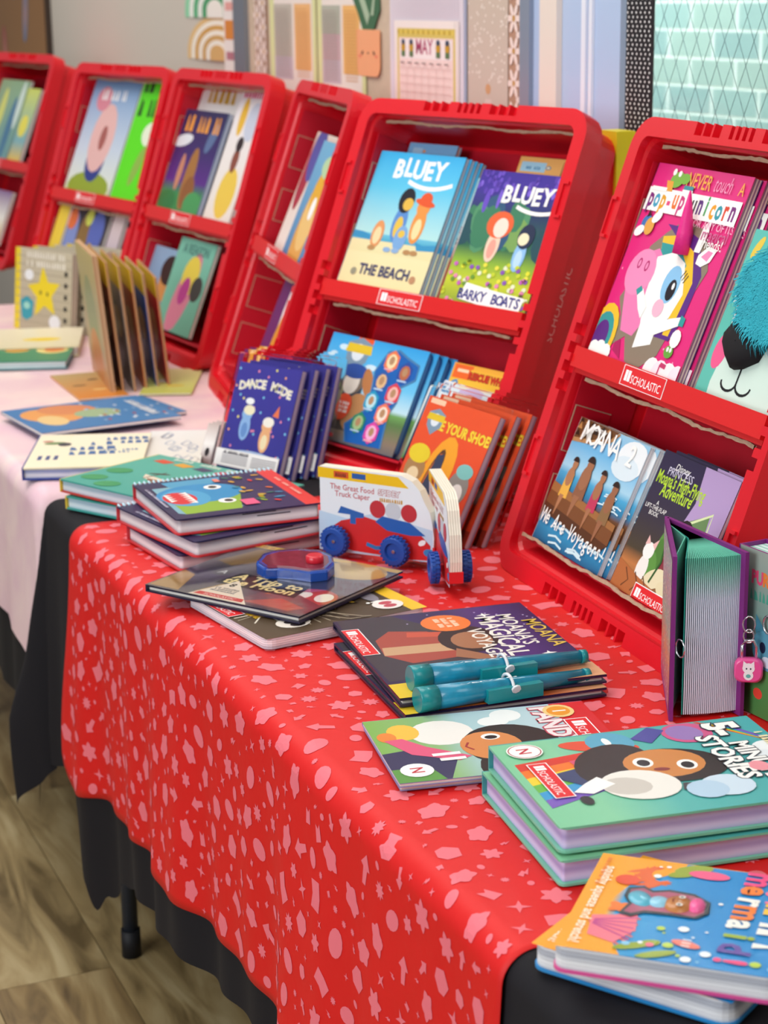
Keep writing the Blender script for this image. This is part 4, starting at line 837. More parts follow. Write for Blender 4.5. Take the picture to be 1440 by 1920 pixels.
def a_mermaid(p):
    p.G([(0, '#f4a42a'), (.15, '#f4a42a'), (.155, '#e9a83a'), (.2, '#2f9bd0'), (.5, '#1c86c8'), (1, '#1a84c6')])
    p.P([(0, 0), (0, .42), (.1, .4), (.2, .3), (.3, .2), (.5, .14), (.75, .16), (.9, .25), (1, .3), (1, 0)], '#f4a42a'); r = random.Random(12)
    for i in range(9): p.E(.12+.02*i, .24+.008*i, .1, .018, '#e2662c', 25*i-60, 8)
    for i in range(6): p.L([(.72, .1), (.62+.05*i, .22), (.64+.06*i, .32)], .014, '#e2706a')
    p.P([(.66, .1), (.6, .3), (.75, .32), (.9, .25), (.85, .12)], '#ee7a8a'); 
    for i in range(5): p.L([(.7+.01*i, .12), (.63+.055*i, .31)], .012, '#c44a8a')
    for q in ((.06, .46, .1, .05), (.12, .42, .08, .035), (.9, .34, .1, .03), (.95, .45, .1, .03), (.86, .4, .06, .03)): p.E(q[0], q[1], q[3], q[2], '#93a52e', 30, 10)
    p.E(.26, .18, .055, .06, '#e2502c'); p.E(.55, .2, .06, .03, '#ee7a2c', 40); p.E(.55, .2, .06, .025, '#ee7a2c', -40); p.E(.1, .54, .045, .1, '#ec5f8a', 0)
    for i in range(64):
        u, v, s = r.uniform(.05, .97), r.uniform(.3, .97), r.choice([.008, .012, .02, .026])
        if (.26 < u < .68 and .17 < v < .64) or .66 < v < .84: continue
        p.E(u, v, s, s, r.choice(['#f2f6f4', '#f2f6f4', '#8cc8e6', '#e8f2f4', '#f0708a', '#b8cf4a']), n=12); p.k -= 1
    p.E(.82, .56, .07, .03, '#ee7a6a', 75); 
    for i in range(3): p.L([(.78+.03*i, .54), (.78+.03*i, .58)], .008, WHT)
    p.T('mermaid!', .5, .71, .20, '#f0558a', -1, 1.0, bold=.035, jig=.02, cols=['#ea4c82', '#f1823a', '#f4f2ea', '#f1823a', '#f4f2ea', '#9ab02e', '#5a3f96', '#ee4c82'])
    p.S(.3, .89, .3, .1, '#f6c445'); p.S(.66, .89, .3, .1, '#f4f2ea')
    p.T('squishy squeeze and stretch!', .55, .055, .078, '#fdf3dd', 0, .9, bold=.015); p.S(.2, .05, .3, .02, '#e07a3a')
    # cut-out
    p.P([(0.344, 0.200), (0.310, 0.272), (0.344, 0.320), (0.310, 0.392), (0.321, 0.512), (0.388, 0.596), (0.500, 0.608), (0.568, 0.560), (0.568, 0.440), (0.579, 0.320), (0.635, 0.272), (0.612, 0.212), (0.500, 0.236), (0.433, 0.200)], '#1b2026')
    p.P([(0.360, 0.218), (0.332, 0.272), (0.366, 0.320), (0.332, 0.392), (0.344, 0.512), (0.400, 0.578), (0.500, 0.584), (0.551, 0.548), (0.545, 0.440), (0.556, 0.320), (0.601, 0.266), (0.590, 0.230), (0.500, 0.254), (0.433, 0.218)], '#a8506a')
def a_shark(p):
    p.G([(0, '#2d2850'), (.88, '#332c58'), (.885, '#e2403a'), (1, '#e2403a')])
    p.P([(.18, .08), (.18, .44), (.22, .52), (.86, .5), (.9, .45), (.9, .1), (.86, .06)], '#7fb0c0'); p.P([(.55, .1), (.5, .6), (.9, .48), (.9, .1)], '#8fb43a'); p.P([(.05, .18), (.05, .6), (.2, .55), (.2, .2)], '#4f9fc4')
    p.E(.42, .34, .24, .3, '#2f8fc4', 10, 24); p.E(.5, .22, .22, .16, '#4aa3cf', 0, 20); p.E(.5, .18, .16, .11, '#d82f34', 0, 20); p.E(.3, .47, .06, .06, WHT); p.E(.3, .47, .035, .03, '#222'); p.E(.68, .45, .06, .06, WHT); p.E(.68, .46, .035, .03, '#222')
    for k in range(6): p.P([(.36+k*.05, .26), (.385+k*.05, .2), (.41+k*.05, .26)], WHT)
    for k in range(4): p.P([(.38+k*.05, .1), (.405+k*.05, .15), (.43+k*.05, .1)], WHT)
    r = random.Random(6)
    for i in range(26): p.E(r.uniform(.08, .9), r.uniform(.58, .86), .03, .014, r.choice(['#9ab02e', '#e8742c', '#e2403a', '#3f8fb8', '#2f7a6a', '#e8b03a']), r.uniform(0, 90), 8)
    p.P([(.72, .52), (.72, .62), (.86, .62), (.86, .52)], '#ee5f8a'); p.S(.45, .035, .5, .02, '#cfcbe0'); p.R(.12, .52, .2, .56, '#f08a7a'); p.S(.5, .94, .5, .025, '#f4b8a8')
def a_ship(p):
    p.G([(0, '#49a596'), (.6, '#55ad9c'), (1, '#5ab09e')]); p.P([(.25, .5), (.3, .4), (.7, .4), (.8, .52), (.6, .46), (.4, .46)], '#e6d6c0'); p.P([(.32, .42), (.36, .36), (.66, .36), (.7, .42)], '#8a5a40')
    for u in (.3, .45, .62, .75): p.L([(u, .4), (u+.02, .62)], .01, '#4a3a34'); p.E(u+.01, .56, .06, .012, '#4a3a34', 20)
    for k, c in enumerate(('#d9553a', '#e0a23a', '#4a4a6a', '#c9506a', '#e06a5a', '#d9b23a')): p.P([(.08+.14*k, .82), (.1+.14*k, .9), (.2+.14*k, .88), (.17+.14*k, .8)], c)
    for u, v in ((.1, .2), (.25, .12), (.5, .22), (.1, .45)): p.E(u, v, .07, .05, '#3f9a62', 20)
    p.S(.5, .95, .7, .03, '#e8efe2')
def a_moon(p):
    p.G([(0, '#2a1a3e'), (.35, '#3a2a50'), (.5, '#3c3a46'), (.94, '#34323c'), (.945, '#e6b81e'), (1, '#eec32a')])
    p.R(0, .94, .18, 1, '#f2cf2a'); p.S(.1, .97, .14, .03, '#b0302a')
    p.E(.78, .84, .2, .14, '#c9a44a', 0, 24, c2='#e6c56a'); p.P([(.0, .02), (.2, .02), (.1, .3), (0, .34)], '#b98a3c'); p.P([(.03, .6), (.1, .9), (.22, .92), (.26, .7), (.16, .55)], '#8a6a34'); p.P([(.28, .05), (.42, .55), (.5, .55), (.44, .1)], '#b48a3a')
    p.E(.2, .42, .055, .055, '#2a2a30'); p.T('A', .2, .4, .08, '#dedede', bold=.02)
    p.E(.86, .3, .15, .14, '#c23340', 0, 20); p.E(.8, .3, .05, .07, WHT, -20); p.E(.93, .33, .05, .07, WHT, 20)
    p.P([(.55, .02), (1, .02), (1, .2), (.8, .3), (.6, .22)], '#6a2340'); p.P([(.6, .05), (.75, .2), (.95, .12), (.9, .04)], '#c23a2c'); p.P([(.62, .22), (.7, .36), (.74, .28)], '#e2762c')
    p.P([(.28, .24), (.3, .46), (.76, .46), (.8, .24)], '#23222c'); p.T('A Trip to', .53, .36, .115, '#f4dfa0', 0, bold=.03); p.T('the Moon', .53, .27, .115, '#f4dfa0', 0, bold=.03)
    p.P([(.28, .0), (.38, .33), (.66, .0)], '#f2e2cf'); p.P([(.3, .02), (.62, .02), (.6, .07), (.31, .07)], '#d62a2c'); p.T('8', .4, .22, .07, '#3a3440', bold=.02); p.S(.42, .15, .16, .018, '#3a3440', 3); p.T('SCHOLASTIC', .46, .03, .035, '#f6d9d0')
def a_threed(p):
    p.G([(0, '#54432f'), (.9, '#4c3e30'), (.905, '#f0c22c'), (1, '#f0c22c')]); r = random.Random(2)
    for i in range(7): p.L([(.3+.05*i, .02), (.6-.02*i, .3+.02*i), (.9, .2+.06*i)], .006, '#c9bda6')
    for k in range(8): p.L([(.55, .2), (.55+.22*cos(k*pi/4), .2+.18*sin(k*pi/4))], .01, '#e9dfcc')
    p.E(.5, .22, .14, .14, '#b98a44'); p.T('3D', .5, .19, .15, '#f0c22c', 0, bold=.04, out='#4a2a1a'); p.S(.5, .13, .26, .04, '#f0c22c')
    p.E(.82, .25, .09, .11, '#efe6da'); p.E(.8, .25, .035, .05, '#3a3034'); p.E(.86, .26, .035, .05, '#3a3034'); p.E(.42, .84, .08, .09, '#c23340'); p.E(.4, .84, .03, .04, WHT); p.E(.45, .85, .03, .04, WHT); p.E(.83, .84, .09, .1, '#efe9e4'); p.E(.8, .84, .03, .045, '#c04a5a'); p.E(.86, .84, .03, .045, '#c04a5a'); p.E(.62, .82, .12, .05, '#8a8590')
    p.T('K', .64, .55, .22, '#f0c22c', 10, bold=.05, out='#2a2018'); p.T('!', .75, .75, .15, WHT, 0, bold=.03)
    for k in range(4): p.L([(.82-.02*k, .42+.02*k), (.95, .5+.04*k), (.97, .66)], .008, '#b8a890' if k % 2 else '#241c16')
    sticker(p, .28, .05, .07)
def simple(bg, items=(), title=None, tcol='#fff', tv=.82, ts=.14, bands=None):
    def f(p):
        p.G(bg)
        for q in items: p.E(*q)
        if title == 'A REASON': p.T(title, .5, tv, ts, tcol, bold=.02)
        elif title: p.S(.5, tv+.05, min(.85, ts*4), ts*.8, tcol, title)
    return f
# ================================================================== things standing in the cases
def tb(case, bl, br, tl, y, z=-.03, lean=4):
    P0, n = case.plane(y, z, lean)
    a, b, c = onplane(bl, P0, n), onplane(br, P0, n), onplane(tl, P0, n)      # books stand square on the shelf of the smaller-looking cases
    ex = case.e; ey = n.cross(ex).normalized(); x = (a-case.O).dot(ex); w = max(.02, (b-a).dot(ex))
    yy = (a-case.O).dot(case.d); a = a-ey*(yy-y-.0008)
    if x < .038: a = a+ex*(.038-x); w -= .038-x; x = .038
    w = min(w, case.W-.038-x); return dict(O=a, ex=ex, ey=ey, n=n, w=w, h=(c-a).dot(ey))
U = .0125
def stackdup(root, case, n, de, dn, dd=0.0, labels=()):
    for k in range(1, n+1): dup(root, case.e*de*k - case.n*dn*k + case.d*dd*k, labels[k-1])
UPG = 'stacked pop-up books'
p = tb(CR, (1103, 652), (1268, 715), (1227, 303), .282, -.014, 3)
un = book('picture_book', 'front pink pop-up unicorn book, first of its stack in the nearest case', p, .011, 'soft', '#e22d80', pages_mat('#efe3cf', '#8a5a8a', 1500, 'coloured_leaves'), a_unicorn, UPG, back='#3b2470', spine='#3b2470')
UL = ['second pink pop-up book in the stack, just behind the front one', 'third pink pop-up book in the stack behind the unicorn one', 'fourth pink pop-up book in the stack, purple edges showing', 'rearmost pink pop-up book of the stack, furthest right']
for k in range(4): 
    dup(un, CR.e*(.006+.0135*k) - CR.n*(.0125*(k+1)) - CR.d*.004*k, UL[k])
# pop-up horn in relief
hb = MB(); w_, h_ = p['w'], p['h']; L0 = V((.60*w_, .60*h_, .0125)); L1 = V((.615*w_, .875*h_, .034))
hb.tube([L0, L0.lerp(L1, .35), L0.lerp(L1, .7), L1], [.0125, .0095, .0055, .001], 7); hb.build('paper_horn', mat('hot_pink_tissue', '#ec2b8d', 0.5, bump=.3, bscale=300), un)
p = tb(CR, (1303, 728), (1478, 797), (1410, 427), .282, -.02, 3)
mo = book('picture_book', 'teal furry-faced monster book with a big black nose', p, .012, 'soft', '#5bbfb2', art=a_monster, rad=.0, h=p['h'])
w_, h_ = p['w'], p['h']
nb_ = MB(); loops = []
pts = [(.15, .40), (.23, .5), (.37, .5), (.53, .47), (.65, .4), (.61, .3), (.47, .24), (.37, .22), (.25, .28), (.17, .34)]
cxn, cyn = .40*w_, .37*h_
for q, z in ((1, .0125), (.97, .019), (.8, .024), (.4, .027), (0.02, .0275)): loops.append([((x*w_-cxn)*q+cxn, (y*h_-cyn)*q+cyn, z) for x, y in pts])
nb_.loft(loops, smooth=True); nb_.build('nose', mat('black_felt_nose', '#0c0b10', 0.85), mo)
fur = MB(); rf_ = random.Random(21)
for i in range(5600):
    a, rr = rf_.uniform(0, 2*pi), sqrt(rf_.random()); x, y = .68*w_+.42*w_*rr*cos(a), .74*h_+.23*h_*rr*sin(a)
    if x > w_*1.03: continue
    ln = .034*rf_.uniform(.6, 1.25); an = rf_.uniform(-.9, .9)-1.9+(a-pi)*.06; z0 = .0125; wd_ = .0007
    dx, dy = cos(an), sin(an); p1 = V((x, y, z0)); p2 = p1+V((dx*ln*.3, dy*ln*.3, .014)); p3 = p1+V((dx*ln*.75, dy*ln*.75, .016)); p4 = p1+V((dx*ln, dy*ln, .009)); sx_, sy_ = -dy*wd_, dx*wd_
    q = [p1, p2, p3]; j = len(fur.v)
    for v_ in q: fur.v += [(v_.x-sx_, v_.y-sy_, v_.z), (v_.x+sx_, v_.y+sy_, v_.z)]
    fur.v.append(tuple(p4)); fur.f += [(j, j+1, j+3, j+2), (j+2, j+3, j+5, j+4), (j+4, j+5, j+6)]; fur.sm += [False]*3
b = MB(); b.prism([(min(w_, .68*w_+.42*w_*cos(t_*pi/10)), .74*h_+.23*h_*sin(t_*pi/10)) for t_ in range(20)], .0121, .0145); b.build('fur_backing', mat('teal_felt', '#2f9fae', .9), mo)
fo = fur.build('fur', mat('teal_faux_fur', '#1fa3b5', 0.7, var=.3, vscale=40), mo); fo['kind'] = 'stuff'
p = tb(CR, (985, 1036), (1101, 1123), (1082, 777), .05, -.018, 5)
vo = book('paperback_book', 'paperback with people seated on a boat, front copy in the lower right case', p, .006, 'soft', '#e7e5e6', pages_mat('#f3f1ef', '#b9b6bc'), a_voyagers, 'boat paperbacks in the nearest case')
dup(vo, CR.e*.010-CR.n*.0068, 'second copy of the boat paperback, its edge just showing')
dup(vo, CR.e*.020-CR.n*.0136, 'third copy of the boat paperback, behind the second')
p2 = dict(p); p2['O'] = p['O']+CR.e*.034-CR.n*.021
book('paperback_book', 'pale grey-blue paperback tucked behind the boat paperbacks', p2, .006, 'soft', '#b9bfdc', art=simple([(0, '#8f96b8'), (.6, '#c9c9da'), (1, '#cfc4c4')]), w=p['w'])
p = tb(CR, (1126, 1135), (1252, 1229), (1235, 836), .05, -.018, 5)
hf = book('paperback_book', 'dark lift-the-flap book with lime-green title beside the boat paperback', p, .006, 'soft', '#3a3240', art=a_flying, group='lift-the-flap books')
dup(hf, CR.e*.012-CR.n*.007+CR.d*.003, 'second lift-the-flap book showing a pale edge behind the first')
dup(hf, CR.e*.024-CR.n*.014+CR.d*.004, 'rearmost lift-the-flap book in the nearest case')
# middle case
p = tb(CM, (622, 517), (788, 545), (680, 279), .285, -.018, 4)
be = book('picture_book', 'light blue beach cover with an orange hat, front copy in the middle case', p, .008, 'soft', '#4fb2dc', pages_mat('#dfeaf0', '#5fa8c8'), a_beach, 'beach picture books')
for k, l in enumerate(('second beach-cover book behind the front copy', 'third beach-cover book behind the front copy', 'rearmost beach-cover book in its stack')): dup(be, CM.e*.003*(k+1)-CM.n*.0086*(k+1), l)
p = tb(CM, (640, 522), (768, 548), (697, 261), .285, -.070, 3); book('picture_book', 'plain pale blue book standing tall behind the beach books', p, .008, 'soft', '#8fc3e8', art=a_plainblue)
p = tb(CM, (722, 538), (826, 560), (778, 322), .285, -.045, 4); book('picture_book', 'book with red lettering half hidden between the beach and the boats books', p, .006, 'soft', '#8fbcd8', art=a_dance2)
p = tb(CM, (824, 555), (1000, 588), (880, 315), .285, -.018, 4)
bo = book('picture_book', 'purple garden cover with a white title label, right side of the middle case', p, .008, 'soft', '#3b2f8c', art=a_boats, group='garden picture books'); dup(bo, CM.e*.004-CM.n*.009, 'second garden-cover book behind the purple front copy')
p = tb(CM, (882, 580), (965, 596), (946, 290), .285, -.060, 3); book('picture_book', 'orange-topped book standing behind the garden-cover book', p, .006, 'soft', '#f0b565', art=a_orangetop)
p = tb(CM, (962, 590), (1008, 597), (1021, 300), .285, -.060, 3); book('picture_book', 'cream book at the far right behind the garden-cover book', p, .006, 'soft', '#f4e8bc', art=a_cream)
p = tb(CM, (541, 856), (722, 893), (608, 618), .052, -.016, 5)
wa = book('sound_book', 'light blue pup book with a strip of eight picture buttons, front copy', p, .010, 'soft', '#1d5ca8', pages_mat('#5aa0d8', '#173f78', 400, 'blue_leaves'), a_watch, 'button sound books', rad=.012)
for k, l in enumerate(('second button sound book, edge showing right of the front copy', 'third button sound book from the front', 'rearmost button sound book in the lower middle case')): dup(wa, CM.e*.0085*(k+1)-CM.n*.0112*(k+1), l)
p = tb(CM, (772, 905), (893, 928), (838, 675), .052, -.02, 5)
rw = book('picture_book', 'yellow and orange wheels book standing low in the middle case', p, .008, 'soft', '#ee9a2e', art=a_rescue)
# left leaf of the middle case
p = tb(CL, (531, 466), (577, 484), (590, 256), .285, -.02, 4); bb_ = book('picture_book', 'blue book with a yellow dog shape in the narrow case leaf', p, .008, 'soft', '#6a9fc4', pages_mat('#e9e9ee', '#a9a9b8'), simple([(0, '#4f86b8'), (1, '#6fb4d8')], [(.45, .2, .25, .5, '#e2a850'), (.5, .38, .24, .3, '#f0c67a'), (.5, .58, .2, .2, '#e8b030'), (.55, .8, .25, .1, '#b9d8a8'), (.5, .45, .08, .1, '#fff')]))
p = tb(CL, (517, 455), (580, 480), (578, 240), .285, -.034, 4); book('picture_book', 'white and red book behind the blue one in the narrow case leaf', p, .008, 'soft', '#efe6df', art=simple([(0, '#f2ece4'), (.5, '#e9ddd2'), (.8, '#b8545a'), (1, '#f0e6d8')], [(.12, .6, .1, .2, '#a8384a'), (.2, .85, .15, .2, '#4a5aa8')]))
p = tb(CL, (468, 700), (520, 735), (522, 497), .06, -.02, 4); book('picture_book', 'purple book with a white and green title shape low in the narrow case leaf', p, .008, 'soft', '#6a1f6a', art=simple([(0, '#7a2468'), (1, '#5f1c66')], [(.68, .72, .34, .5, '#f3e2e2', 0), (.72, .78, .2, .22, '#4fa84a', 10), (.6, .3, .28, .5, '#e2952e', 0), (.62, .3, .14, .24, '#f3c67a')]))
# left cases
p = tb(LR, (293, 368), (373, 388), (345, 203), .285, -.018, 4); book('picture_book', 'purple book with an orange title and green jungle base', p, .01, 'soft', '#8fa8c4', pages_mat('#cfd9e6', '#7f98b8'), simple([(0, '#3f8a4a'), (.2, '#3c8a50'), (.32, '#5a2a86'), (.6, '#3a2a6a'), (1, '#272553')], [(.55, .35, .12, .3, '#a5713a'), (.62, .22, .14, .16, '#8f5a30'), (.3, .4, .06, .18, '#c9886a'), (.15, .7, .22, .06, '#dfe3ea', 8), (.8, .75, .16, .08, '#5a6f9a', 60), (.2, .12, .2, .1, '#2f7a42'), (.8, .12, .2, .12, '#4a9a5a')], 1, '#f0a03a', .82, .2))
p = tb(LR, (298, 372), (386, 392), (362, 142), .285, -.040, 4); book('picture_book', 'white book with large gold letters behind the purple book', p, .008, 'soft', '#c9d6e6', art=simple([(0, '#d8dfe8'), (1, '#f0ede6')], [], 1, '#c9a038', .84, .26))
p = tb(LR, (384, 393), (432, 408), (447, 150), .285, -.026, 4); book('picture_book', 'white and pink book with a figure in a yellow dress', p, .008, 'soft', '#f3dede', art=simple([(0, '#ece3d8'), (1, '#efe9ee')], [(.55, .22, .32, .4, '#ecc94f'), (.5, .45, .12, .2, '#8a4a3a'), (.5, .56, .12, .12, '#2f2024'), (.3, .75, .12, .3, '#e8b83a'), (.7, .72, .25, .3, '#c9cfe0')], 1, '#d8407a', .87, .2))
p = tb(LR, (272, 660), (338, 678), (333, 440), .055, -.018, 4); book('picture_book', 'mint green book with a pink egg-shaped figure, lower left display case', p, .008, 'soft', '#6ab8a0', art=simple([(0, '#6fae94'), (1, '#7cc2ac')], [(.5, .42, .22, .5, '#d98098', -20), (.55, .62, .22, .22, '#e6cf4a', -20), (.8, .5, .15, .14, '#3f3a36'), (.5, .45, .12, .16, '#b83a8a', -20)], 'A REASON', '#3f6f6a', .84, .15))
p = tb(LR, (232, 648), (285, 664), (290, 457), .055, -.03, 4); book('picture_book', 'blue book with a brown face half hidden behind the mint green one', p, .008, 'soft', '#6a8fb8', art=simple([(0, '#5a7aa0'), (1, '#8fb0d0')], [(.7, .6, .25, .3, '#c98a4a'), (.7, .72, .28, .2, '#2f2220')]))
p = tb(LL, (132, 313), (213, 333), (178, 147), .285, -.018, 4); book('picture_book', 'pale blue book with a pink doughnut figure in the left case', p, .008, 'soft', '#a8c4e0', art=simple([(0, '#b8c96a'), (.1, '#dfe6d8'), (.4, '#c9d6e6'), (1, '#6f9ccc')], [(.5, .08, .45, .14, '#93a832'), (.5, .3, .2, .2, '#2f3f8a'), (.5, .5, .25, .33, '#e6b8b4'), (.52, .5, .07, .12, '#a8605a'), (.3, .83, .16, .12, '#d98a9a')], 1, '#f3f3f3', .82, .13))
p = tb(LL, (138, 314), (224, 334), (190, 124), .285, -.035, 4); book('picture_book', 'plain blue book behind the doughnut book', p, .008, 'soft', '#5f97c8', art=simple([(0, '#5f97c8'), (1, '#5b96c4')], [(.35, .93, .04, .03, '#8a6a8a')]))
p = tb(LL, (217, 333), (268, 345), (252, 142), .285, -.018, 4); book('picture_book', 'bright lime green book beside the doughnut book', p, .008, 'soft', '#5ee020', art=simple([(0, '#62e318'), (1, '#5adf1c')], [(.75, .55, .3, .2, '#e9f2d8'), (.6, .3, .12, .35, '#8fb84a', -20)], 2, '#1c3a14', .8, .35))
p = tb(LL, (88, 500), (172, 520), (130, 373), .06, -.018, 4); book('picture_book', 'dark comic book crowded with small blue and orange figures', p, .008, 'soft', '#3a3440', art=simple([(0, '#3a2c26'), (.5, '#4a4450'), (1, '#2a2630')], [(.3, .6, .12, .25, '#7f8fc8'), (.55, .55, .12, .3, '#8a6a3a'), (.8, .7, .15, .2, '#5a6ab8'), (.25, .8, .1, .1, '#e0703a'), (.6, .85, .08, .08, '#cfd65a'), (.75, .35, .1, .2, '#c9a23a')]))
p = tb(LL, (80, 497), (98, 501), (122, 374), .06, -.012, 4); book('picture_book', 'yellow-spined book at the left of the dark comic book', p, .008, 'soft', '#e6c93a', art=simple([(0, '#e2c23a'), (1, '#ecd24a')]))
p = tb(LL, (180, 520), (200, 525), (232, 398), .06, -.018, 4); book('picture_book', 'lilac and white book right of the dark comic book', p, .01, 'soft', '#b9b0c8', art=simple([(0, '#a8a0c0'), (1, '#e6d0cc')]))
p = tb(LF, (-62, 272), (18, 284), (-25, 145), .285, -.018, 4); book('picture_book', 'green and blue spotted book cut by the left edge of the picture', p, .008, 'soft', '#7fa8a8', art=simple([(0, '#6a9aa0'), (1, '#8fb08a')], [(.3, .6, .1, .3, '#cfd67a'), (.7, .4, .1, .4, '#4a7a9a'), (.85, .7, .08, .3, '#cfe0d8')]))
p = tb(LF, (18, 276), (42, 282), (52, 165), .285, -.018, 4); book('picture_book', 'teal and yellow book at the right end of the far left case', p, .01, 'soft', '#6fa8b0', art=simple([(0, '#e6c23a'), (.3, '#7fb0b8'), (1, '#cfd86a')], [(.5, .5, .3, .3, '#e6dc5a')]))
p = tb(LF, (-62, 462), (-10, 470), (-22, 350), .06, -.018, 4); book('picture_book', 'white and yellow book low in the far left case', p, .01, 'soft', '#e6e2da', art=simple([(0, '#e9c95a'), (.5, '#f0ece4'), (1, '#8a6a9a')]))
# ================================================================== things leaning or standing on the tables
def stand(bl, br, tl, lean=0.0, z=ZT):
    a, b_ = onz(bl, z), onz(br, z); e = (b_-a).normalized(); nb = V((-e.y, e.x, 0)); al = radians(lean)
    n = -nb*cos(al)+UP*sin(al); return pose_x(bl, br, tl, a, n)
clearbag = mat('clear_bag_film', '#ffffff', 0.08, trans=1.0, ior=1.06)
def bagged(name, label, p, t, cover, art, group, tagart=True, h=None):
    r = book(name, label, p, t, 'soft', cover, pages_mat('#c9c2d2', '#6f6790', 500, 'bagged_sheets'), art=art, group=group, h=h)
    w, h = p['w'], h or p['h']; m = .007
    b = MB(); loops = []
    for z, q in ((-.0012, 0), (t*.5, .004), (t+.0022, 0)): loops.append([(x, y, z) for x, y in rrect(-m-q, -.001, w+m+q, h+m*2, (.004,)*4, 2)])
    rb = random.Random(label); cen = [[( -m+(w+2*m)*i/7, (h+3*m)*j/9-.001, t+.0022+rb.uniform(0, .0007)) for j in range(10)] for i in range(8)]
    b.loft(cen, closed=False, smooth=True); b.loft(loops, True, True, False); b.build('clear_bag', clearbag, r); return r
p = stand((405, 880), (520, 904), (481, 682), 21)
da = bagged('bagged_activity_pack', 'bagged purple dance activity pack with dotted cover, front of the bagged stack', p, .011, '#3b3a90', a_dance, 'bagged purple dance packs')
b = MB(); b.box((-.004, .008, .0150), (p['w']*.98, .034, .0158)); lb = b.build('white_label', mat('label_paper', '#f1efec', .6), da)
pr = Print(p['w'], .026); 
for k in range(5): pr.R(.08, .2+.13*k, .5, .25+.13*k, '#8f8c92'); pr.R(.56, .2+.13*k, .95, .25+.13*k, '#8f8c92')
pr.S(.3, .85, .4, .03, '#55535a'); o = link('print', pr.mesh('print'), lb, INK_MATTE); o.location = (0, .008, .0161)
e_ = p['ex']; nn_ = V((p['n'].x, p['n'].y, 0)).normalized()
for k, l in enumerate(('second bagged dance pack, taller corner showing behind the front one', 'third bagged dance pack in the bunch', 'rearmost bagged dance pack touching the pup sound books')):
    dup(da, e_*(.002+.0075*(k+1)) - nn_*(.0155*(k+1)), l, rot=radians(1.5*(k+1)))
p = stand((712, 975), (838, 1030), (837, 750), 27)
ti = bagged('bagged_activity_pack', 'bagged orange shoe-tying pack, front of its bunch by the middle case', p, .010, '#d8431f', a_tie, 'bagged orange shoe-tying packs')
e_ = p['ex']; nn_ = V((p['n'].x, p['n'].y, 0)).normalized()
for k, l in enumerate(('second orange shoe-tying pack behind the front one', 'rearmost orange shoe-tying pack leaning against the case')): dup(ti, e_*(.008*(k+1)) - nn_*(.0165*(k+1)), l, rot=radians(1.5*(k+1)))
# wheeled board books
def to_local(mw, pts): inv = mw.inverted(); return [inv @ q for q in pts]
pc = stand((600, 1039), (815, 1073), (600, 874), 0)
mwc = Matrix((pc['ex'], pc['ey'], pc['n'])).transposed().to_4x4(); mwc.translation = pc['O']
opx = [(603, 1020), (599, 873), (752, 892), (772, 903), (787, 921), (796, 943), (806, 962), (811, 985), (814, 1010), (812, 1046), (700, 1036)]
ol = [(q.x, q.y) for q in to_local(mwc, [onplane(q, pc['O'], pc['n']) for q in opx])]
CWd = max(x for x, y in ol); CHt = max(y for x, y in ol)
wh = [(q.x, q.y) for q in to_local(mwc, [onplane(q, pc['O'], pc['n']) for q in ((637, 1010), (749, 1029))])]
wr = .0185
def art_car(p):
    p.G([(0, '#b9d3ea'), (.3, '#cfe2f0'), (.5, '#eef4f8'), (1, '#f2f6f8')]) if 0 else None
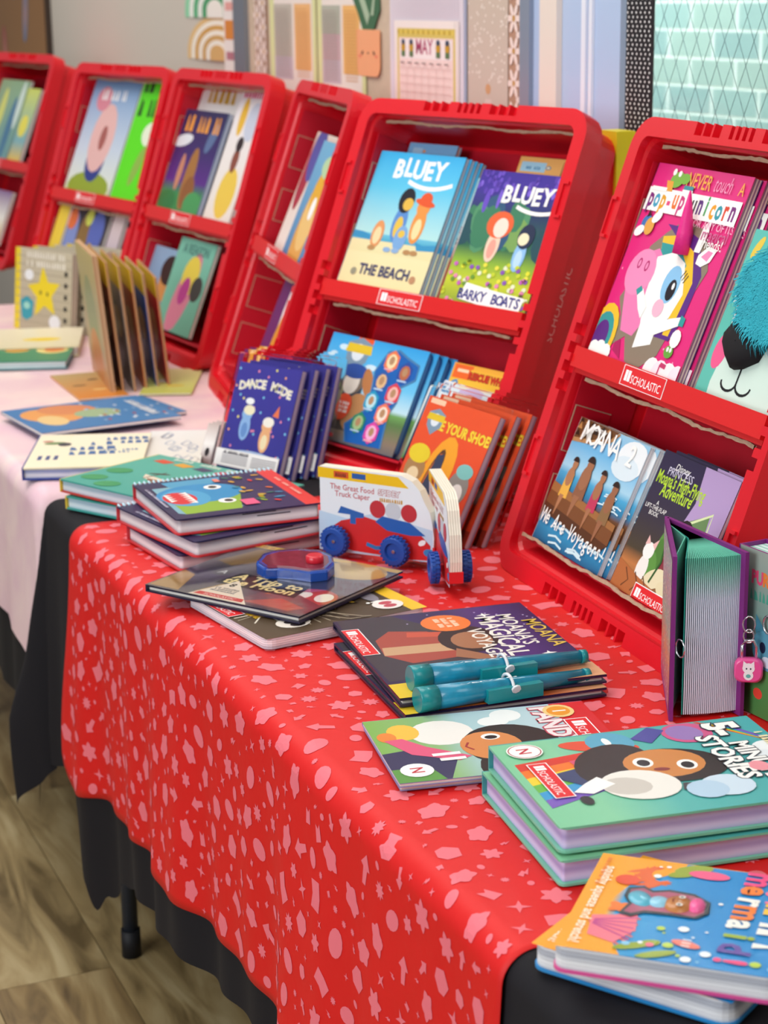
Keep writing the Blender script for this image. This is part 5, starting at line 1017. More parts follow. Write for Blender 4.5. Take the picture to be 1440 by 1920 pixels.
def carbook(label, mw, grp):
    r = thing('wheeled_board_book', label, 'book', mw, grp); t = .015
    for k in range(5):
        b = MB(); z0 = -t+k*t/5; b.prism(ol, z0+.0002, z0+t/5-.0002); b.build('board_leaf', mat('board_leaf_edge', '#f3ecda', .6), r)
    # print: background clipped to outline by drawing the outline polygon itself
    pr = Print(CWd, CHt); n = lambda q: (q[0]/CWd, q[1]/CHt)
    pr.P([n(q) for q in ol], '#eaf1f6'); 
    pr.P([(.0, .06), (.0, .5), (.25, .45), (.5, .55), (.99, .45), (.99, .1), (.5, .08)], '#c2daee'); pr.P([(0, .87), (0, .985), (.7, .98), (.79, .87)], '#f2c41c'); pr.R(.14, .89, .27, .96, '#d8572a'); pr.R(.3, .9, .42, .96, '#2f5fa8'); pr.S(.205, .925, .1, .03, '#3a2a20')
    pr.T('The Great Food\nTruck Caper', .3, .76, .062, '#c23440', 0, .95, bold=.005); pr.T('SPIDEY', .62, .76, .06, '#e8eef2', 0, bold=.03, out='#b83a3a'); pr.S(.63, .71, .22, .03, '#c9962a')
    for u, c in ((.52, '#c0343c'), (.655, '#c9d0d8'), (.79, '#c0343c')): pr.E(u, .6, .068, .068, c, n=20)
    # car body
    pr.P([(.12, .16), (.12, .34), (.2, .42), (.4, .5), (.56, .46), (.86, .42), (.97, .28), (.97, .12), (.8, .1), (.3, .1)], '#cf2a2c')
    pr.P([(.5, .46), (.56, .53), (.8, .5), (.93, .38), (.8, .36), (.6, .38)], '#2b5fb0'); pr.P([(.17, .5), (.2, .58), (.4, .53), (.4, .48), (.33, .47), (.33, .4), (.28, .4), (.28, .5)], '#2f63b0')
    pr.L([(.42, .2), (.5, .17), (.6, .19)], .03, '#2f7ab8'); pr.E(.9, .3, .035, .02, '#f3f3f3', 30); pr.E(.96, .2, .05, .03, '#3a86c4')
    link('cover_print', pr.mesh(), r, INK_GLOSS).location = (0, 0, .0003)
    rub = mat('blue_rubber_tyre', '#1e4ea6', .45); hubm = mat('steel_axle_pin', '#cfd2d6', .25, .9)
    for x, y in wh:
        for zc in (.006, -t-.018):
            b = MB(); n_ = 22; loops = []
            for z, rr in ((0, wr*.55), (0, wr*.93), (.002, wr), (.010, wr), (.012, wr*.93), (.012, wr*.62), (.008, wr*.58), (.008, .001)):
                loops.append([(x+rr*cos(2*pi*k/n_), y+rr*sin(2*pi*k/n_), zc+z) for k in range(n_)])
            b.loft(loops, smooth=False, cap0=True); 
            for k in range(n_): 
                a = 2*pi*k/n_; c_, s_ = cos(a), sin(a); q = [(x+wr*.98*c_-.0013*s_*g, y+wr*.98*s_+.0013*c_*g) for g in (-1, 1)]+[(x+(wr+.0014)*c_-.0013*s_*g, y+(wr+.0014)*s_+.0013*c_*g) for g in (1, -1)]
                b.prism(q, zc+.001, zc+.0055); 
                a += pi/n_; c_, s_ = cos(a), sin(a); q = [(x+wr*.98*c_-.0013*s_*g, y+wr*.98*s_+.0013*c_*g) for g in (-1, 1)]+[(x+(wr+.0014)*c_-.0013*s_*g, y+(wr+.0014)*s_+.0013*c_*g) for g in (1, -1)]
                b.prism(q, zc+.0065, zc+.011)
            o = b.build('wheel', rub, r); b = MB(); b.tube([(x, y, zc+.007), (x, y, zc+.0105)], .0022, 8); b.build('hub_pin', hubm, o)
        b = MB(); b.box((x-.004, y-.004, -t-.008), (x+.004, y+.004, .006)); b.build('axle_block', mat('red_axle_plastic', '#d8242a', .4), r)
    b = MB(); x1 = max(x for x, y in ol); b.box((x1-.002, wh[1][1]-.006, -t-.001), (x1+.001, wh[1][1]+.008, .001)); b.build('axle_band', mat('red_axle_plastic', '#d8242a', .4), r)
    return r
carbook('wheeled car board book standing side-on, cover towards the room', mwc, 'wheeled car board books')
vd = onz((855, 1122))-EYE; vd.z = 0; vd.normalize(); vd.rotate(Matrix.Rotation(radians(9), 3, 'Z')); ex2 = -vd; n2 = ex2.cross(UP)
m2 = Matrix((ex2, UP, n2)).transposed().to_4x4(); m2.translation = onz((844, 1121))-ex2*CWd
carbook('wheeled car board book seen end-on, its nose pointing at the viewer', m2, 'wheeled car board books')
# diaries with padlocks
zt_ = onz((1252, 1352)); 
def vert_h(pb, ptop):
    a = onz(pb); w = ray(*ptop); k = ((a-EYE).xy.dot(w.xy))/w.xy.dot(w.xy); return (EYE+w*k).z
ztop = vert_h((1254, 1352), (1265, 1044)); Hd = ztop-ZT
Sp = onz((1250, 968), ztop); Fl = onz((1266, 1044), ztop); Fr = onz((1402, 1036), ztop)
for q in (Sp, Fl, Fr): q.z = 0
def diary(label, Sp, Fl, Fr, npg, art, grp, charm):
    mw = Matrix.Translation(V((Sp.x, Sp.y, ZT))); r = thing('padlock_diary', label, 'diary', mw, grp)
    pur = mat('purple_book_cloth', '#7a2277', .6, bump=.2, bscale=1500); al, ar = Fl-Sp, Fr-Sp
    def slab(v0, v1, th, z0, z1, m, nm):
        d = (v1-v0).normalized(); q = V((-d.y, d.x, 0))*th/2; b = MB()
        b.prism([(p_.x, p_.y) for p_ in (v0-q, v1-q, v1+q, v0+q)], z0, z1); return b.build(nm, m, r)
    Z = V((0, 0, 0)); off = V((ar.x, ar.y, 0)).normalized()
    slab(Z, al, .0042, 0, Hd, pur, 'front_cover'); cB = slab(Z+off*.004, ar, .0042, 0, Hd, pur, 'back_cover')
    pgm = bpy.data.materials.get('dip_dyed_leaf')
    if not pgm:
        pgm = bpy.data.materials.new('dip_dyed_leaf'); pgm.use_nodes = True; nt = pgm.node_tree; bs = nt.nodes['Principled BSDF']
        tc = nt.nodes.new('ShaderNodeTexCoord'); sp = nt.nodes.new('ShaderNodeSeparateXYZ'); nt.links.new(tc.outputs['Object'], sp.inputs[0])
        mr = nt.nodes.new('ShaderNodeMapRange'); mr.inputs[1].default_value = 0; mr.inputs[2].default_value = Hd; nt.links.new(sp.outputs[2], mr.inputs[0])
        rp = nt.nodes.new('ShaderNodeValToRGB'); nt.links.new(mr.outputs[0], rp.inputs[0]); e = rp.color_ramp.elements
        e[0].position = .0; e[0].color = (*lin('#dfe4f4'), 1); e[1].position = 1; e[1].color = (*lin('#4fb79c'), 1)
        for q_, c_ in ((.72, '#d9e4f4'), (.9, '#7fcab6')): k_ = e.new(q_); k_.color = (*lin(c_), 1)
        nt.links.new(rp.outputs[0], bs.inputs['Base Color']); bs.inputs['Roughness'].default_value = .7
    aL, aR = atan2(al.y, al.x), atan2(ar.y, ar.x)
    if aL-aR > pi: aL -= 2*pi
    if aR-aL > pi: aR -= 2*pi
    R0 = ar.length-.008
    for k in range(npg):
        f = (k+1)/(npg+1); f = .10+.89*f if k else .03; a = aL+(aR-aL)*f; rr = R0*(1 if k else .93); b = MB()
        c1 = V((cos(a), sin(a), 0)); root = c1*.010; am = aL+(aR-aL)*(.45+.55*f); c2 = V((cos(am), sin(am), 0))
        mid = c2*rr*.5; tip = c1*rr; q = V((-c1.y, c1.x, 0))*.0006
        pts = [root-q, mid-q, tip-q, tip+q, mid+q, root+q]; b.prism([(p_.x, p_.y) for p_ in pts], .004, Hd-.004)
        b.build('page_section', mat('teal_flyleaf', '#1f9c8c', .6) if k == 1 else pgm, r)
    # printed cover face
    d = al.normalized(); nrm = V((-d.y, d.x, 0)); 
    if nrm.dot(EYE-Sp) < 0 and False: nrm = -nrm
    nrm = -nrm if nrm.dot(ar) > 0 else nrm
    pr = Print(al.length-.012, Hd-.012); art(pr); o = link('cover_print', pr.mesh(), r, INK_GLOSS)
    ex = -d if d.cross(UP).dot(nrm) < 0 else d
    M = Matrix((ex, UP, ex.cross(UP))).transposed().to_4x4(); M.translation = (al-d*.006 if ex == -d else d*.006)+nrm*.0024+V((0, 0, .006)); o.matrix_local = M
    st = mat('nickel_ring', '#d5d7db', .2, .95)
    b = MB(); c = al*1.0; zc = .26*Hd/.9; side = V((ar.x, ar.y, 0)).normalized()
    ring = [(c.x+nrm.x*-.004+side.x*(.006+.008*cos(2*pi*k/16)), c.y+nrm.y*-.004+side.y*(.006+.008*cos(2*pi*k/16)), .078+.009*sin(2*pi*k/16)) for k in range(17)]
    b.tube(ring, .0009, 6, False); b.build('ring', st, r)
    if charm:
        q0 = Fr-Sp; view = (EYE-Fr); view.z = 0; view.normalize(); side = V((-view.y, view.x, 0))
        if side.x < 0: side = -side
        base = V((q0.x, q0.y, 0))+view*.006
        b = MB()
        for z, rr in ((.098, .006), (.086, .005)):
            b.tube([base+side*(rr*cos(2*pi*k/14)+.004)+V((0, 0, z+1.4*rr*sin(2*pi*k/14))) for k in range(15)], .0009, 6, False)
        b.build('ring', st, r)
        cc = base+side*.005+V((0, 0, .052)); b = MB()
        b.tube([cc+side*(-.007)+V((0, 0, .008)), cc+side*(-.007)+V((0, 0, .024)), cc+side*(-.004)+V((0, 0, .030)), cc+side*.004+V((0, 0, .030)), cc+side*.007+V((0, 0, .024)), cc+side*.007+V((0, 0, .008))], .0017, 8)
        b.build('shackle', st, r)
        b = MB(); L = [[tuple(cc+side*x+UP*y+view*z) for x, y in rrect(-.014+i, -.013+i, .014-i, .012-i, (.008,)*4, 4)] for z, i in ((-.005, .002), (-.003, 0), (.003, 0), (.005, .002))]
        b.loft(L, True, True, True, True); pd_ = b.build('padlock', mat('pink_padlock_plastic', '#e8559a', .35, coat=.3), r)
        pr = Print(.02, .02); pr.E(.5, .62, .3, .27, '#f4f0f2'); pr.P([(.22, .7), (.24, 1), (.42, .85)], '#f4f0f2'); pr.P([(.58, .85), (.76, 1), (.78, .7)], '#f4f0f2'); pr.E(.5, .25, .24, .25, '#f4f0f2'); pr.E(.4, .6, .04, .05, '#3a3a44', n=8); pr.E(.6, .6, .04, .05, '#3a3a44', n=8); pr.E(.5, .22, .12, .1, '#6ab8b0'); pr.dz = .0001
        o = link('print', pr.mesh('print'), pd_, INK_MATTE); M = Matrix((side, UP, view)).transposed().to_4x4(); M.translation = cc+view*.0052-side*.010-UP*.010; o.matrix_local = M
    return r
def a_sequin(p):
    p.G([(0, '#8a4a7a'), (.3, '#c98a6a'), (.5, '#8fa89a'), (.75, '#b0909c'), (1, '#9aa8a0')], horiz=False); r = random.Random(1)
    for i in range(700): p.E(r.random(), r.random(), .010, .010, r.choice(['#d9a0b8', '#7fb8a8', '#e6c27a', '#8a6aa8', '#c95a7a', '#5a8a9a', '#efe3d8']), 0, 5); p.k -= 1
diary('opened padlock diary with teal dip-dyed pages and purple cloth edges', Sp, Fl, Fr, 30, a_sequin, 'padlock diaries', True)
def a_purr(p):
    p.G([(0, '#5a2430'), (.3, '#7a4a5a'), (.6, '#7fa096'), (1, '#9aa69c')]); p.T('PURR-FECT', .5, .8, .16, '#e2507a', 0, .8, bold=.05, cols=['#e2507a', '#e2507a', '#e8823a', '#4aa08a', '#e2507a', '#4aa08a', '#e8823a', '#4a8ab8', '#e2507a']); p.S(.5, .73, .7, .09, '#4aa08a')
    p.E(.4, .42, .2, .18, '#5aa0b8', n=18); p.P([(.24, .5), (.24, .62), (.36, .54)], '#4a90a8'); p.P([(.44, .54), (.54, .62), (.56, .5)], '#4a90a8'); p.E(.34, .43, .04, .05, '#1f2a4a'); p.E(.47, .43, .04, .05, '#1f2a4a'); p.E(.4, .35, .07, .05, '#cfe3ec'); p.E(.8, .4, .2, .2, '#f0d8e2'); p.E(.5, .1, .5, .3, '#4f8a4a'); p.E(.3, .14, .06, .05, '#e24a3a')
pz = stand((1378, 1322), (1520, 1392), (1372, 955), 0)
d2 = book('padlock_diary', 'second padlock diary with a blue cat on its cover, cut by the right edge', pz, .034, 'hard', '#7a2277', pages_mat('#dff0ee', '#8fc8b8', 900, 'dyed_block'), a_purr, 'padlock diaries', cat='diary', h=Hd*1.0)
b = MB(); b.tube([(.05+.007*cos(2*pi*k/14), .10+.009*sin(2*pi*k/14), .037) for k in range(15)], .0012, 6, False); b.build('ring', mat('nickel_ring', '#d5d7db', .2, .95), d2)
# ================================================================== books lying flat on the red table
def lay(bl, br, tl, z, fit='y'): return flat(bl, br, tl, ZT+z, fit)
G_ = 'flashlight adventure books'
def pen(r, p, pa, pb, ztop):
    a, c = onz(pa, ZT+ztop+.013), onz(pb, ZT+ztop+.009); inv = r.matrix_world.inverted(); a, c = inv @ a, inv @ c
    b = MB(); b.tube([a.lerp(c, t_) for t_ in (0.10, .3, .6, .97)], [.0125, .0118, .009, .0068], 18); m = bpy.data.materials.get('starry_teal_film')
    if not m:
        m = mat('starry_teal_film', '#1784a4', .3, coat=.4, var=.5, vscale=60)
    pn = b.build('projector_pen', m, r)
    b = MB(); b.tube([a, a.lerp(c, .004), a.lerp(c, .105)], [.0122, .0132, .0132], 18); b.build('end_cap', mat('teal_plastic', '#128a90', .3, coat=.2), pn)
    b = MB(); b.tube([a.lerp(c, .965), c], [.0074, .0072], 14); b.build('tip', mat('teal_plastic', '#128a90', .3, coat=.2), pn)
    q = a.lerp(c, .52); d = (c-a).normalized(); s_ = d.cross(V((0, 0, 1))).normalized()
    if s_.x < 0: s_ = -s_
    mm = Matrix((d, s_, V((0, 0, 1)))).transposed().to_4x4(); mm.translation = q+s_*.012
    b = MB(); b.box((-.03, -.006, -.009), (.032, .004, .005)); o = b.build('switch_block', mat('teal_plastic', '#128a90', .3, coat=.2), pn); o.matrix_local = mm
    b = MB(); b.tube([q+s_*(.0135*cos(x))+V((0, 0, .0130*sin(x))) for x in [pi*k/12-.5 for k in range(17)]], .0018, 6); b.tube([q+s_*.017+V((0, 0, .004)), q+s_*.019+V((0, 0, .003))], .005, 8); b.build('cable_tie', mat('clear_nylon_tie', '#e3e6ea', .3), pn)
    cr = Print(.09, .016); cr.T('MOANA', .5, .1, .2, '#f0f2f2', 180, .95, bold=.02); o = link('print', cr.mesh('print'), pn, INK_MATTE); M = Matrix((d, -s_, V((0, 0, 1)))).transposed().to_4x4()
    up_ = (V((0, 0, 1))-d*d.z).normalized(); sy = up_.cross(d); M = Matrix((d, sy, up_)).transposed().to_4x4(); M.translation = a.lerp(c, .16)+up_*.0128-sy*.008; o.matrix_local = M
p = lay((627, 1207), (772, 1340), (965, 1165), .010); p['h'] *= 1.02
m1 = book('adventure_book', 'lower purple voyage book with a teal pen, peeking out below its twin', p, .009, 'hard', '#231a3c', pages_mat('#e9e2da', '#6a4a3a'), a_moana, G_, w=None)
pen(m1, p, (782, 1313), (1104, 1265), .010)
p = lay((625, 1167), (765, 1309), (975, 1130), .021)
m2_ = book('adventure_book', 'upper purple voyage book with a teal pen tied on, top of the pair', p, .009, 'hard', '#231a3c', pages_mat('#e9e2da', '#6a4a3a'), a_moana, G_)
pen(m2_, p, (768, 1272), (1098, 1230), .021)
p = lay((682, 1362), (760, 1475), (1092, 1322), .005); book('early_reader_book', 'lower green reader showing a thin edge under its twin', p, .004, 'soft', '#8f93c8', art=a_pandy, group='green readers', back='#8f93c8')
p = lay((679, 1354), (756, 1469), (1090, 1314), .010); book('early_reader_book', 'upper green reader with a dark-haired girl on its cover, topmost of the pair', p, .004, 'soft', '#8f93c8', art=a_pandy, group='green readers', back='#8f93c8')
lav = pages_mat('#cfc6ea', '#a79ccc', 500, 'lavender_leaves')
p = lay((905, 1448), (1072, 1612), (1345, 1392), .024, 'y'); book('story_collection_book', 'lower mint-green story collection, turned slightly under the top one', p, .023, 'hard', '#74c3a4', lav, a_stories, 'mint-green story collections', rad=.006, spine='#3fa4a0')
p = lay((917, 1400), (1069, 1551), (1401, 1343), .050); book('story_collection_book', 'top mint-green story collection with a girl and a rainbow', p, .023, 'hard', '#74c3a4', lav, a_stories, 'mint-green story collections', rad=.008, spine='#3fa4a0')
gw = pages_mat('#f2f2f4', '#b9bcc6', 420, 'white_board_leaves')
def squishy(r, p):
    w, h = p['w'], p['h']; z = .0008+r_t
    def dome(cx, cy, rx, ry, hz, col, nm, rot=0):
        b = MB(); L = []
        for q, zz in ((1, 0), (.85, .55), (.5, .9), (.05, 1)): L.append([(cx*w+(rx*q*cos(a)*cos(rot)-ry*q*sin(a)*sin(rot))*w, cy*h+(rx*q*cos(a)*sin(rot)+ry*q*sin(a)*cos(rot))*w, z+hz*zz) for a in [2*pi*k/16 for k in range(16)]])
        b.loft(L, smooth=True); b.build(nm, mat('squishy_%s' % col.strip('#'), col, .35, coat=.3), r)
    dome(0.444, 0.278, 0.086, 0.057, .003, '#58b0c8', 'squishy_tail', .5); dome(0.456, 0.368, 0.057, 0.052, .0035, '#8fc8e0', 'squishy_body'); dome(0.456, 0.458, 0.086, 0.069, .0045, '#b9763c', 'squishy_face'); dome(0.444, 0.542, 0.069, 0.040, .005, '#ee5f9a', 'squishy_hair')
    pr = Print(w, h)
    for u in (.42, .5): pr.E(u, .47, .014, .016, WHT, n=10); pr.E(u, .47, .008, .01, '#2a1a18', n=8)
    pr.L([(.44, .44), (.46, .432), (.48, .44)], .006, '#7a2f2a'); o = link('squishy_eyes', pr.mesh('squishy_eyes'), r, INK_MATTE); o.location = (0, 0, z+.0046)
p = lay((1052, 1622), (992, 1789), (1420, 1720), .020, 'x')
a_, b_ = onz((996, 1768), ZT+.020), onz((1372, 1882), ZT+.020)
ey = (b_-a_); hh = ey.length; ey.normalize(); ex = ey.cross(UP).normalized()
wM = .178; r_t = .020
P_ = dict(O=a_-ex*wM, ex=ex, ey=ey, n=UP.copy(), w=wM, h=hh)
me1 = book('board_book', 'lower blue mermaid board book jutting out at the bottom right corner', P_, .020, 'board', '#f4a42a', gw, a_mermaid, 'mermaid board books', rad=.012, back='#2a8ed0', spine='#f4a42a', leaves=6); squishy(me1, P_)
a_, b_ = onz((1036, 1772), ZT+.042), onz((1440, 1833), ZT+.042); ey = (b_-a_).normalized(); ex = ey.cross(UP).normalized()
c_ = onz((1086, 1594), ZT+.042); wM2 = abs((c_-a_).dot(ex))
P_ = dict(O=a_-ex*wM2, ex=ex, ey=ey, n=UP.copy(), w=wM2, h=hh)
me2 = book('board_book', 'top blue mermaid board book with an orange band and squishy cut-out', P_, .020, 'board', '#1c86c8', gw, a_mermaid, 'mermaid board books', rad=.010, back='#e0559a', spine='#f4a42a', leaves=6); squishy(me2, P_)
# moon book and scenes book
p = lay((357, 1118), (496, 1200), (645, 1064), .014)
book('board_book', 'brown board book with yellow edge under the moon book', p, .013, 'board', '#54432f', gw, a_threed, None, rad=.012, leaves=5)
p = lay((275, 1096), (563, 1155), (479, 1019), .025)
_g = INK_GLOSS; INK_GLOSS = INK_WRAP
mn = book('sound_book', 'dark moon-trip book with a blue and red sound module on top', p, .009, 'hard', '#1c1838', None, a_moon, None); INK_GLOSS = _g
b = MB(); b.box((-.002, -.002, .0094), (p['w']+.002, p['h']+.002, .0096)); b.build('shrink_wrap', mat('shrink_wrap_film', '#ffffff', .06, trans=1, ior=1.25, bump=.05, bscale=40), mn)
inv = mn.matrix_world.inverted(); zt2 = ZT+.042
mp = [(483, 1051), (494, 1038), (520, 1031), (560, 1028), (600, 1031), (621, 1040), (624, 1053), (612, 1064), (582, 1067), (548, 1062), (520, 1060), (498, 1061)]
ml = [inv @ onz(q, zt2) for q in mp]; zb_ = .0098
cx_, cy_ = sum(q.x for q in ml)/12, sum(q.y for q in ml)/12
def shrink(k): return [(cx_+(q.x-cx_)*k, cy_+(q.y-cy_)*k) for q in ml]
b = MB(); zt3 = ml[0].z
b.loft([[(x, y, zb_) for x, y in shrink(1)], [(x, y, zt3-.006) for x, y in shrink(1)], [(x, y, zt3-.004) for x, y in shrink(.96)]], True, True, True)
sm_ = b.build('sound_module', mat('glossy_blue_plastic', '#1a58c4', .15, coat=.6), mn)
b = MB(); b.loft([[(x, y, zb_+.001) for x, y in shrink(1.04)], [(x, y, zt3-.003) for x, y in shrink(1.04)], [(x, y, zt3) for x, y in shrink(1.0)]], True, False, True); b.build('clear_blister', mat('clear_blister_plastic', '#ffffff', .04, trans=1, ior=1.3), mn)
q = inv @ onz((590, 1046), zt2+.004); b = MB()
b.tube([(q.x, q.y, zt3-.005), (q.x, q.y, zt3+.006), (q.x, q.y, zt3+.008)], [.011, .011, .009], 18); b.build('red_button', mat('red_button_plastic', '#d42336', .3, coat=.3), mn)
b = MB(); b.prism(shrink(.9), zt3-.0039, zt3-.0032); b.build('module_label', mat('module_label_print', '#8a2f4a', .4, var=.5, vscale=90), mn)
# shark books
shp_ = pages_mat('#f2eff0', '#b4aeb8', 420, 'shark_leaves')
def sharkbook(label, bl, br, tl, z, spiral=True):
    p = lay(bl, br, tl, z); r = book('board_book', label, p, .021, 'hard', '#2d2850', shp_, a_shark, 'shark story board books', rad=.008, back='#d8343a', spine='#c8303a')
    b = MB(); n = 30
    for k in range(n): y = p['h']*(k+.5)/n; b.tube([(.004, y, .0208), (-.003, y, .0225), (-.004, y, .019)], .0016, 5)
    b.build('dotted_spine_edge', mat('pale_blue_dots', '#bfe0ee', .5), r)
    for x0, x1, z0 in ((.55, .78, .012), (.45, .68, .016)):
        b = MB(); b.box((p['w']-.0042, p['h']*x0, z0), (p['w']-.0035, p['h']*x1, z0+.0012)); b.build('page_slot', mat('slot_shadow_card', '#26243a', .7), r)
    return p
p = sharkbook('bottom shark story book of the stack of three', (238, 985), (372, 1036), (515, 942), .023)
sharkbook('middle shark story book, turned to the left in the stack', (219, 950), (389, 1012), (478, 905), .046)
p = sharkbook('top shark story book with a red shark mouth on its cover', (249, 909), (320, 976), (508, 880), .069)
grn = pages_mat('#dfeaf2', '#a9c4d4', 500, 'pale_leaves')
p = lay((124, 930), (365, 1000), (262, 890), .020); book('picture_book', 'lower sea-green ship book under its twin, near the black cloth corner', p, .019, 'hard', '#3fa39a', grn, a_ship, 'sea-green ship books', spine='#e8c43a')
p = lay((113, 898), (362, 968), (299, 852), .042); book('picture_book', 'upper sea-green ship book with a yellow spine', p, .019, 'hard', '#3fa39a', grn, a_ship, 'sea-green ship books', spine='#e8c43a', back='#c8382e')
r_ = p
# ================================================================== things on the pink table
def a_map(p):
    p.G([(0, '#3f7cb4'), (1, '#4a84b8')]); p.E(.4, .25, .3, .24, '#e6a05a', 20); p.E(.25, .4, .25, .2, '#d98a5a', 60); p.E(.6, .2, .2, .12, '#e8c88a'); p.E(.5, .55, .16, .2, '#9fb890'); r = random.Random(3)
    for i in range(30): p.E(r.uniform(.1, .9), r.uniform(.5, .95), .03, .015, r.choice(['#dfe6ec', '#b84a4a', '#cfd9e6', '#8fb0d0']), 0, 7)
    p.S(.5, .88, .7, .08, '#e6ecf2')
p = lay((20, 775), (105, 806), (266, 741), .007); book('picture_book', 'lower large thin blue book, slightly rotated under the top one', p, .006, 'soft', '#2f5f94', art=a_map, group='large thin blue books')
p = lay((2, 771), (73, 813), (254, 741), .016, 'y'); book('picture_book', 'upper large thin blue book with an orange drawing on the pink cloth', p, .006, 'soft', '#2f5f94', art=a_map, group='large thin blue books')
def a_tusk(p):
    p.G([(0, '#f4eccb'), (1, '#f6efd6')], horiz=False); p.R(0, 0, .3, 1, '#f6edd0'); p.E(.17, .72, .1, .05, '#6f8f5a', 10); p.E(.26, .68, .06, .07, '#3a3a4a'); p.E(.1, .78, .05, .03, '#b85a4a')
    p.S(.52, .55, .4, .13, '#3f6ca4', 3, 4); p.S(.78, .45, .3, .06, '#5a7fae', 2, 4); p.S(.8, .78, .36, .11, '#3f6ca4', 2, 4)
    for u in (.08, .15, .22): p.R(u, .22, u+.035, .34, '#4a5a8a')
p = lay((43, 878), (262, 884), (77, 816), .020); book('picture_book', 'cream book with blue lettering lying at the pink cloth edge', p, .019, 'hard', '#f4ecca', pages_mat('#e6e4ee', '#8f9ac4', 500, 'ivory_leaves'), a_tusk, back='#2b3f94', spine='#2b3f94')
def a_lines2(p):
    p.G([(0, '#e9e4d6'), (1, '#eef0ee')]); r = random.Random(8)
    for i in range(16): u, v = r.uniform(.05, .8), r.uniform(.1, .85); p.L([(u, v), (u+.1, v+.1), (u+.18, v+.02), (u+.1, v-.06), (u, v)], .018, r.choice(['#4a74a8', '#7f9cc0', '#8a7f8a']))
p = lay((262, 876), (376, 864), (285, 808), .012); book('picture_book', 'pale book with blue line drawings right of the cream book', p, .011, 'hard', '#dfe0e6', art=a_lines2)
for k, (bl, br, tl) in enumerate((((372, 868), (392, 872), (390, 792)), ((380, 864), (400, 868), (398, 790)), ((388, 860), (408, 864), (407, 788)))):
    p = stand(bl, br, tl, 24); book('sticker_sheet_pack', ['front', 'middle', 'rear'][k]+' white sticker pack of three leaning left of the bagged dance packs', p, .004, 'soft', '#c9bdb8', art=simple([(0, '#8a6a68'), (.5, '#efeae6'), (1, '#c9b4ae')], [(.5, .3, .2, .3, '#2a2428')]), group='leaning sticker packs')
def a_star(p):
    p.G([(0, '#b9ad93'), (1, '#c9bfa6')]); p.R(0, 0, .09, 1, '#ecd234')
    for v in [.1*k for k in range(1, 10)]: p.R(.02, v, .98, v+.01, '#a89c84')
    p.P([(.52+(.3 if k % 2 == 0 else .14)*cos(pi/2+k*pi/5+.1), .48+(.3 if k % 2 == 0 else .14)*p.w/p.h*sin(pi/2+k*pi/5+.1)) for k in range(10)], '#eed52c'); p.E(.46, .48, .02, .025, '#8a7a2c'); p.E(.58, .47, .02, .025, '#8a7a2c')
    p.E(.25, .68, .08, .06, '#eef0f0'); p.E(.72, .14, .1, .08, '#f0f0f0'); p.P([(.14, .15), (.1, .36), (.22, .42), (.34, .36), (.32, .17), (.22, .12)], '#3fa0b0'); p.E(.22, .3, .06, .04, '#9fd8c8'); p.S(.55, .88, .7, .07, '#efe9da', 2)
    for v in (.18, .32, .46, .6, .74): p.E(.9, v, .03, .03, '#33302c', n=10)
p = stand((27, 614), (132, 632), (12, 460), 6); st_ = book('board_book', 'beige board book with a yellow star standing at the far left', p, .016, 'board', '#c9bfa6', pages_mat('#cfc7b4', '#9a917e'), a_star, 'star board books', spine='#e6cf3a', rad=.006)
e_ = p['ex']; nn_ = V((p['n'].x, p['n'].y, 0)).normalized()
for k, l in enumerate(('second star board book behind the front star book', 'third star board book in the row', 'rearmost star board book in the row')): dup(st_, e_*(.016*(k+1))-nn_*(.034*(k+1)), l)
COLS = [('#a85a34', '#6a3a26', 'brown'), ('#b0aaa2', '#8a8478', 'grey'), ('#c0683c', '#e0783a', 'rust-orange'), ('#2f6fd0', '#2458b0', 'deep blue'), ('#e0303a', '#d02a34', 'red')]
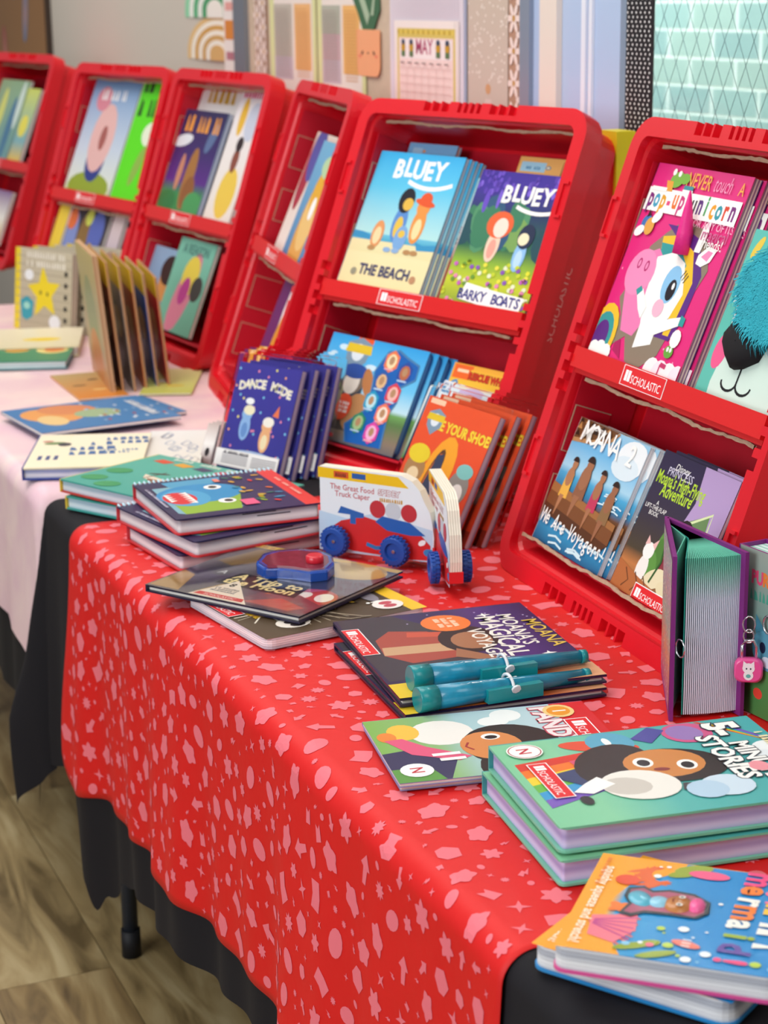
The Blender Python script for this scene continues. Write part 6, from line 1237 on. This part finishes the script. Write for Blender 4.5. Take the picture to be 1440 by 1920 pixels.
for k in range(5):
    bl = (196+21.5*k, 690-3*k); br = (230+21.5*k, 737-3*k); tl = (178+21.5*k, 475+5*k)
    p = stand(bl, br, tl, -5); p['h'] = min(p['h'], .252)
    book('board_book', 'standing %s board book with yellow top band, %s in its row' % (COLS[k][2], ['second from the left', 'third from the left', 'fourth from the left', 'fifth from the left', 'rightmost'][k]), p, .0045, 'board', COLS[k][0], pages_mat('#c99a68', '#a87a50'),
         simple([(0, COLS[k][1]), (.8, COLS[k][0]), (.82, '#ffe028'), (1, '#ffe22a')], [(.5, .35, .3, .3, COLS[k][1]), (.6, .5, .2, .12, '#e6c27a'), (.3, .2, .15, .1, '#dfd8cc')]), 'yellow-topped board books', spine='#b98a58', leaves=3)
p = stand((174, 692), (208, 739), (158, 468), -5); p['h'] = min(p['h'], .255); book('board_book', 'leftmost book of the yellow-topped row, olive and tan cover outward', p, .010, 'board', '#b8a87a', pages_mat('#d8b48a', '#b98a60'), simple([(0, '#c98a5a'), (.3, '#b8a07a'), (.6, '#a8a070'), (1, '#cdbd7a')], [(.5, .5, .3, .3, '#8f9a6a'), (.5, .2, .3, .2, '#c9824a')]), 'yellow-topped board books')
p = lay((-70, 680), (125, 676), (-38, 640), .018); book('picture_book', 'green-covered book lying flat at the far left with an orange panel', p, .017, 'hard', '#3f8f72', pages_mat('#e6eef0', '#a9c8cc'), simple([(0, '#3a8a62'), (1, '#4f9a6a')], [(.45, .5, .12, .1, '#e2a83a'), (.35, .6, .1, .08, '#cfd86a'), (.8, .5, .16, .2, '#f0dc8a'), (.82, .5, .1, .12, '#e0823a')]), back='#2f7f8a')
p = lay((150, 748), (240, 738), (95, 704), .004); book('activity_sheet', 'orange and tan patterned sheet lying left of the yellow-topped row', p, .0035, 'soft', '#d99a4a', art=simple([(0, '#d8842f'), (1, '#b9a06a')], [(.3, .5, .15, .08, '#7a5a30'), (.6, .3, .15, .08, '#e6c27a'), (.7, .7, .12, .08, '#5f4a2a')]))
p = lay((262, 738), (366, 722), (290, 692), .004); book('activity_sheet', 'yellow-green sheet lying right of the yellow-topped row', p, .0035, 'soft', '#cfd06a', art=simple([(0, '#c9d060'), (1, '#e6dfa0')], [(.3, .5, .12, .12, '#f0f0f0'), (.6, .3, .2, .1, '#d8c23a')]))
p = lay((-40, 655), (150, 640), (-20, 618), .022); tag_ = book('picture_book', 'pale cream and yellow book lying behind the green one at the far left', p, .021, 'hard', '#e6dcb0', art=simple([(0, '#e2d9b4'), (1, '#efe6c8')], [(.6, .4, .2, .1, '#efd02c')]))
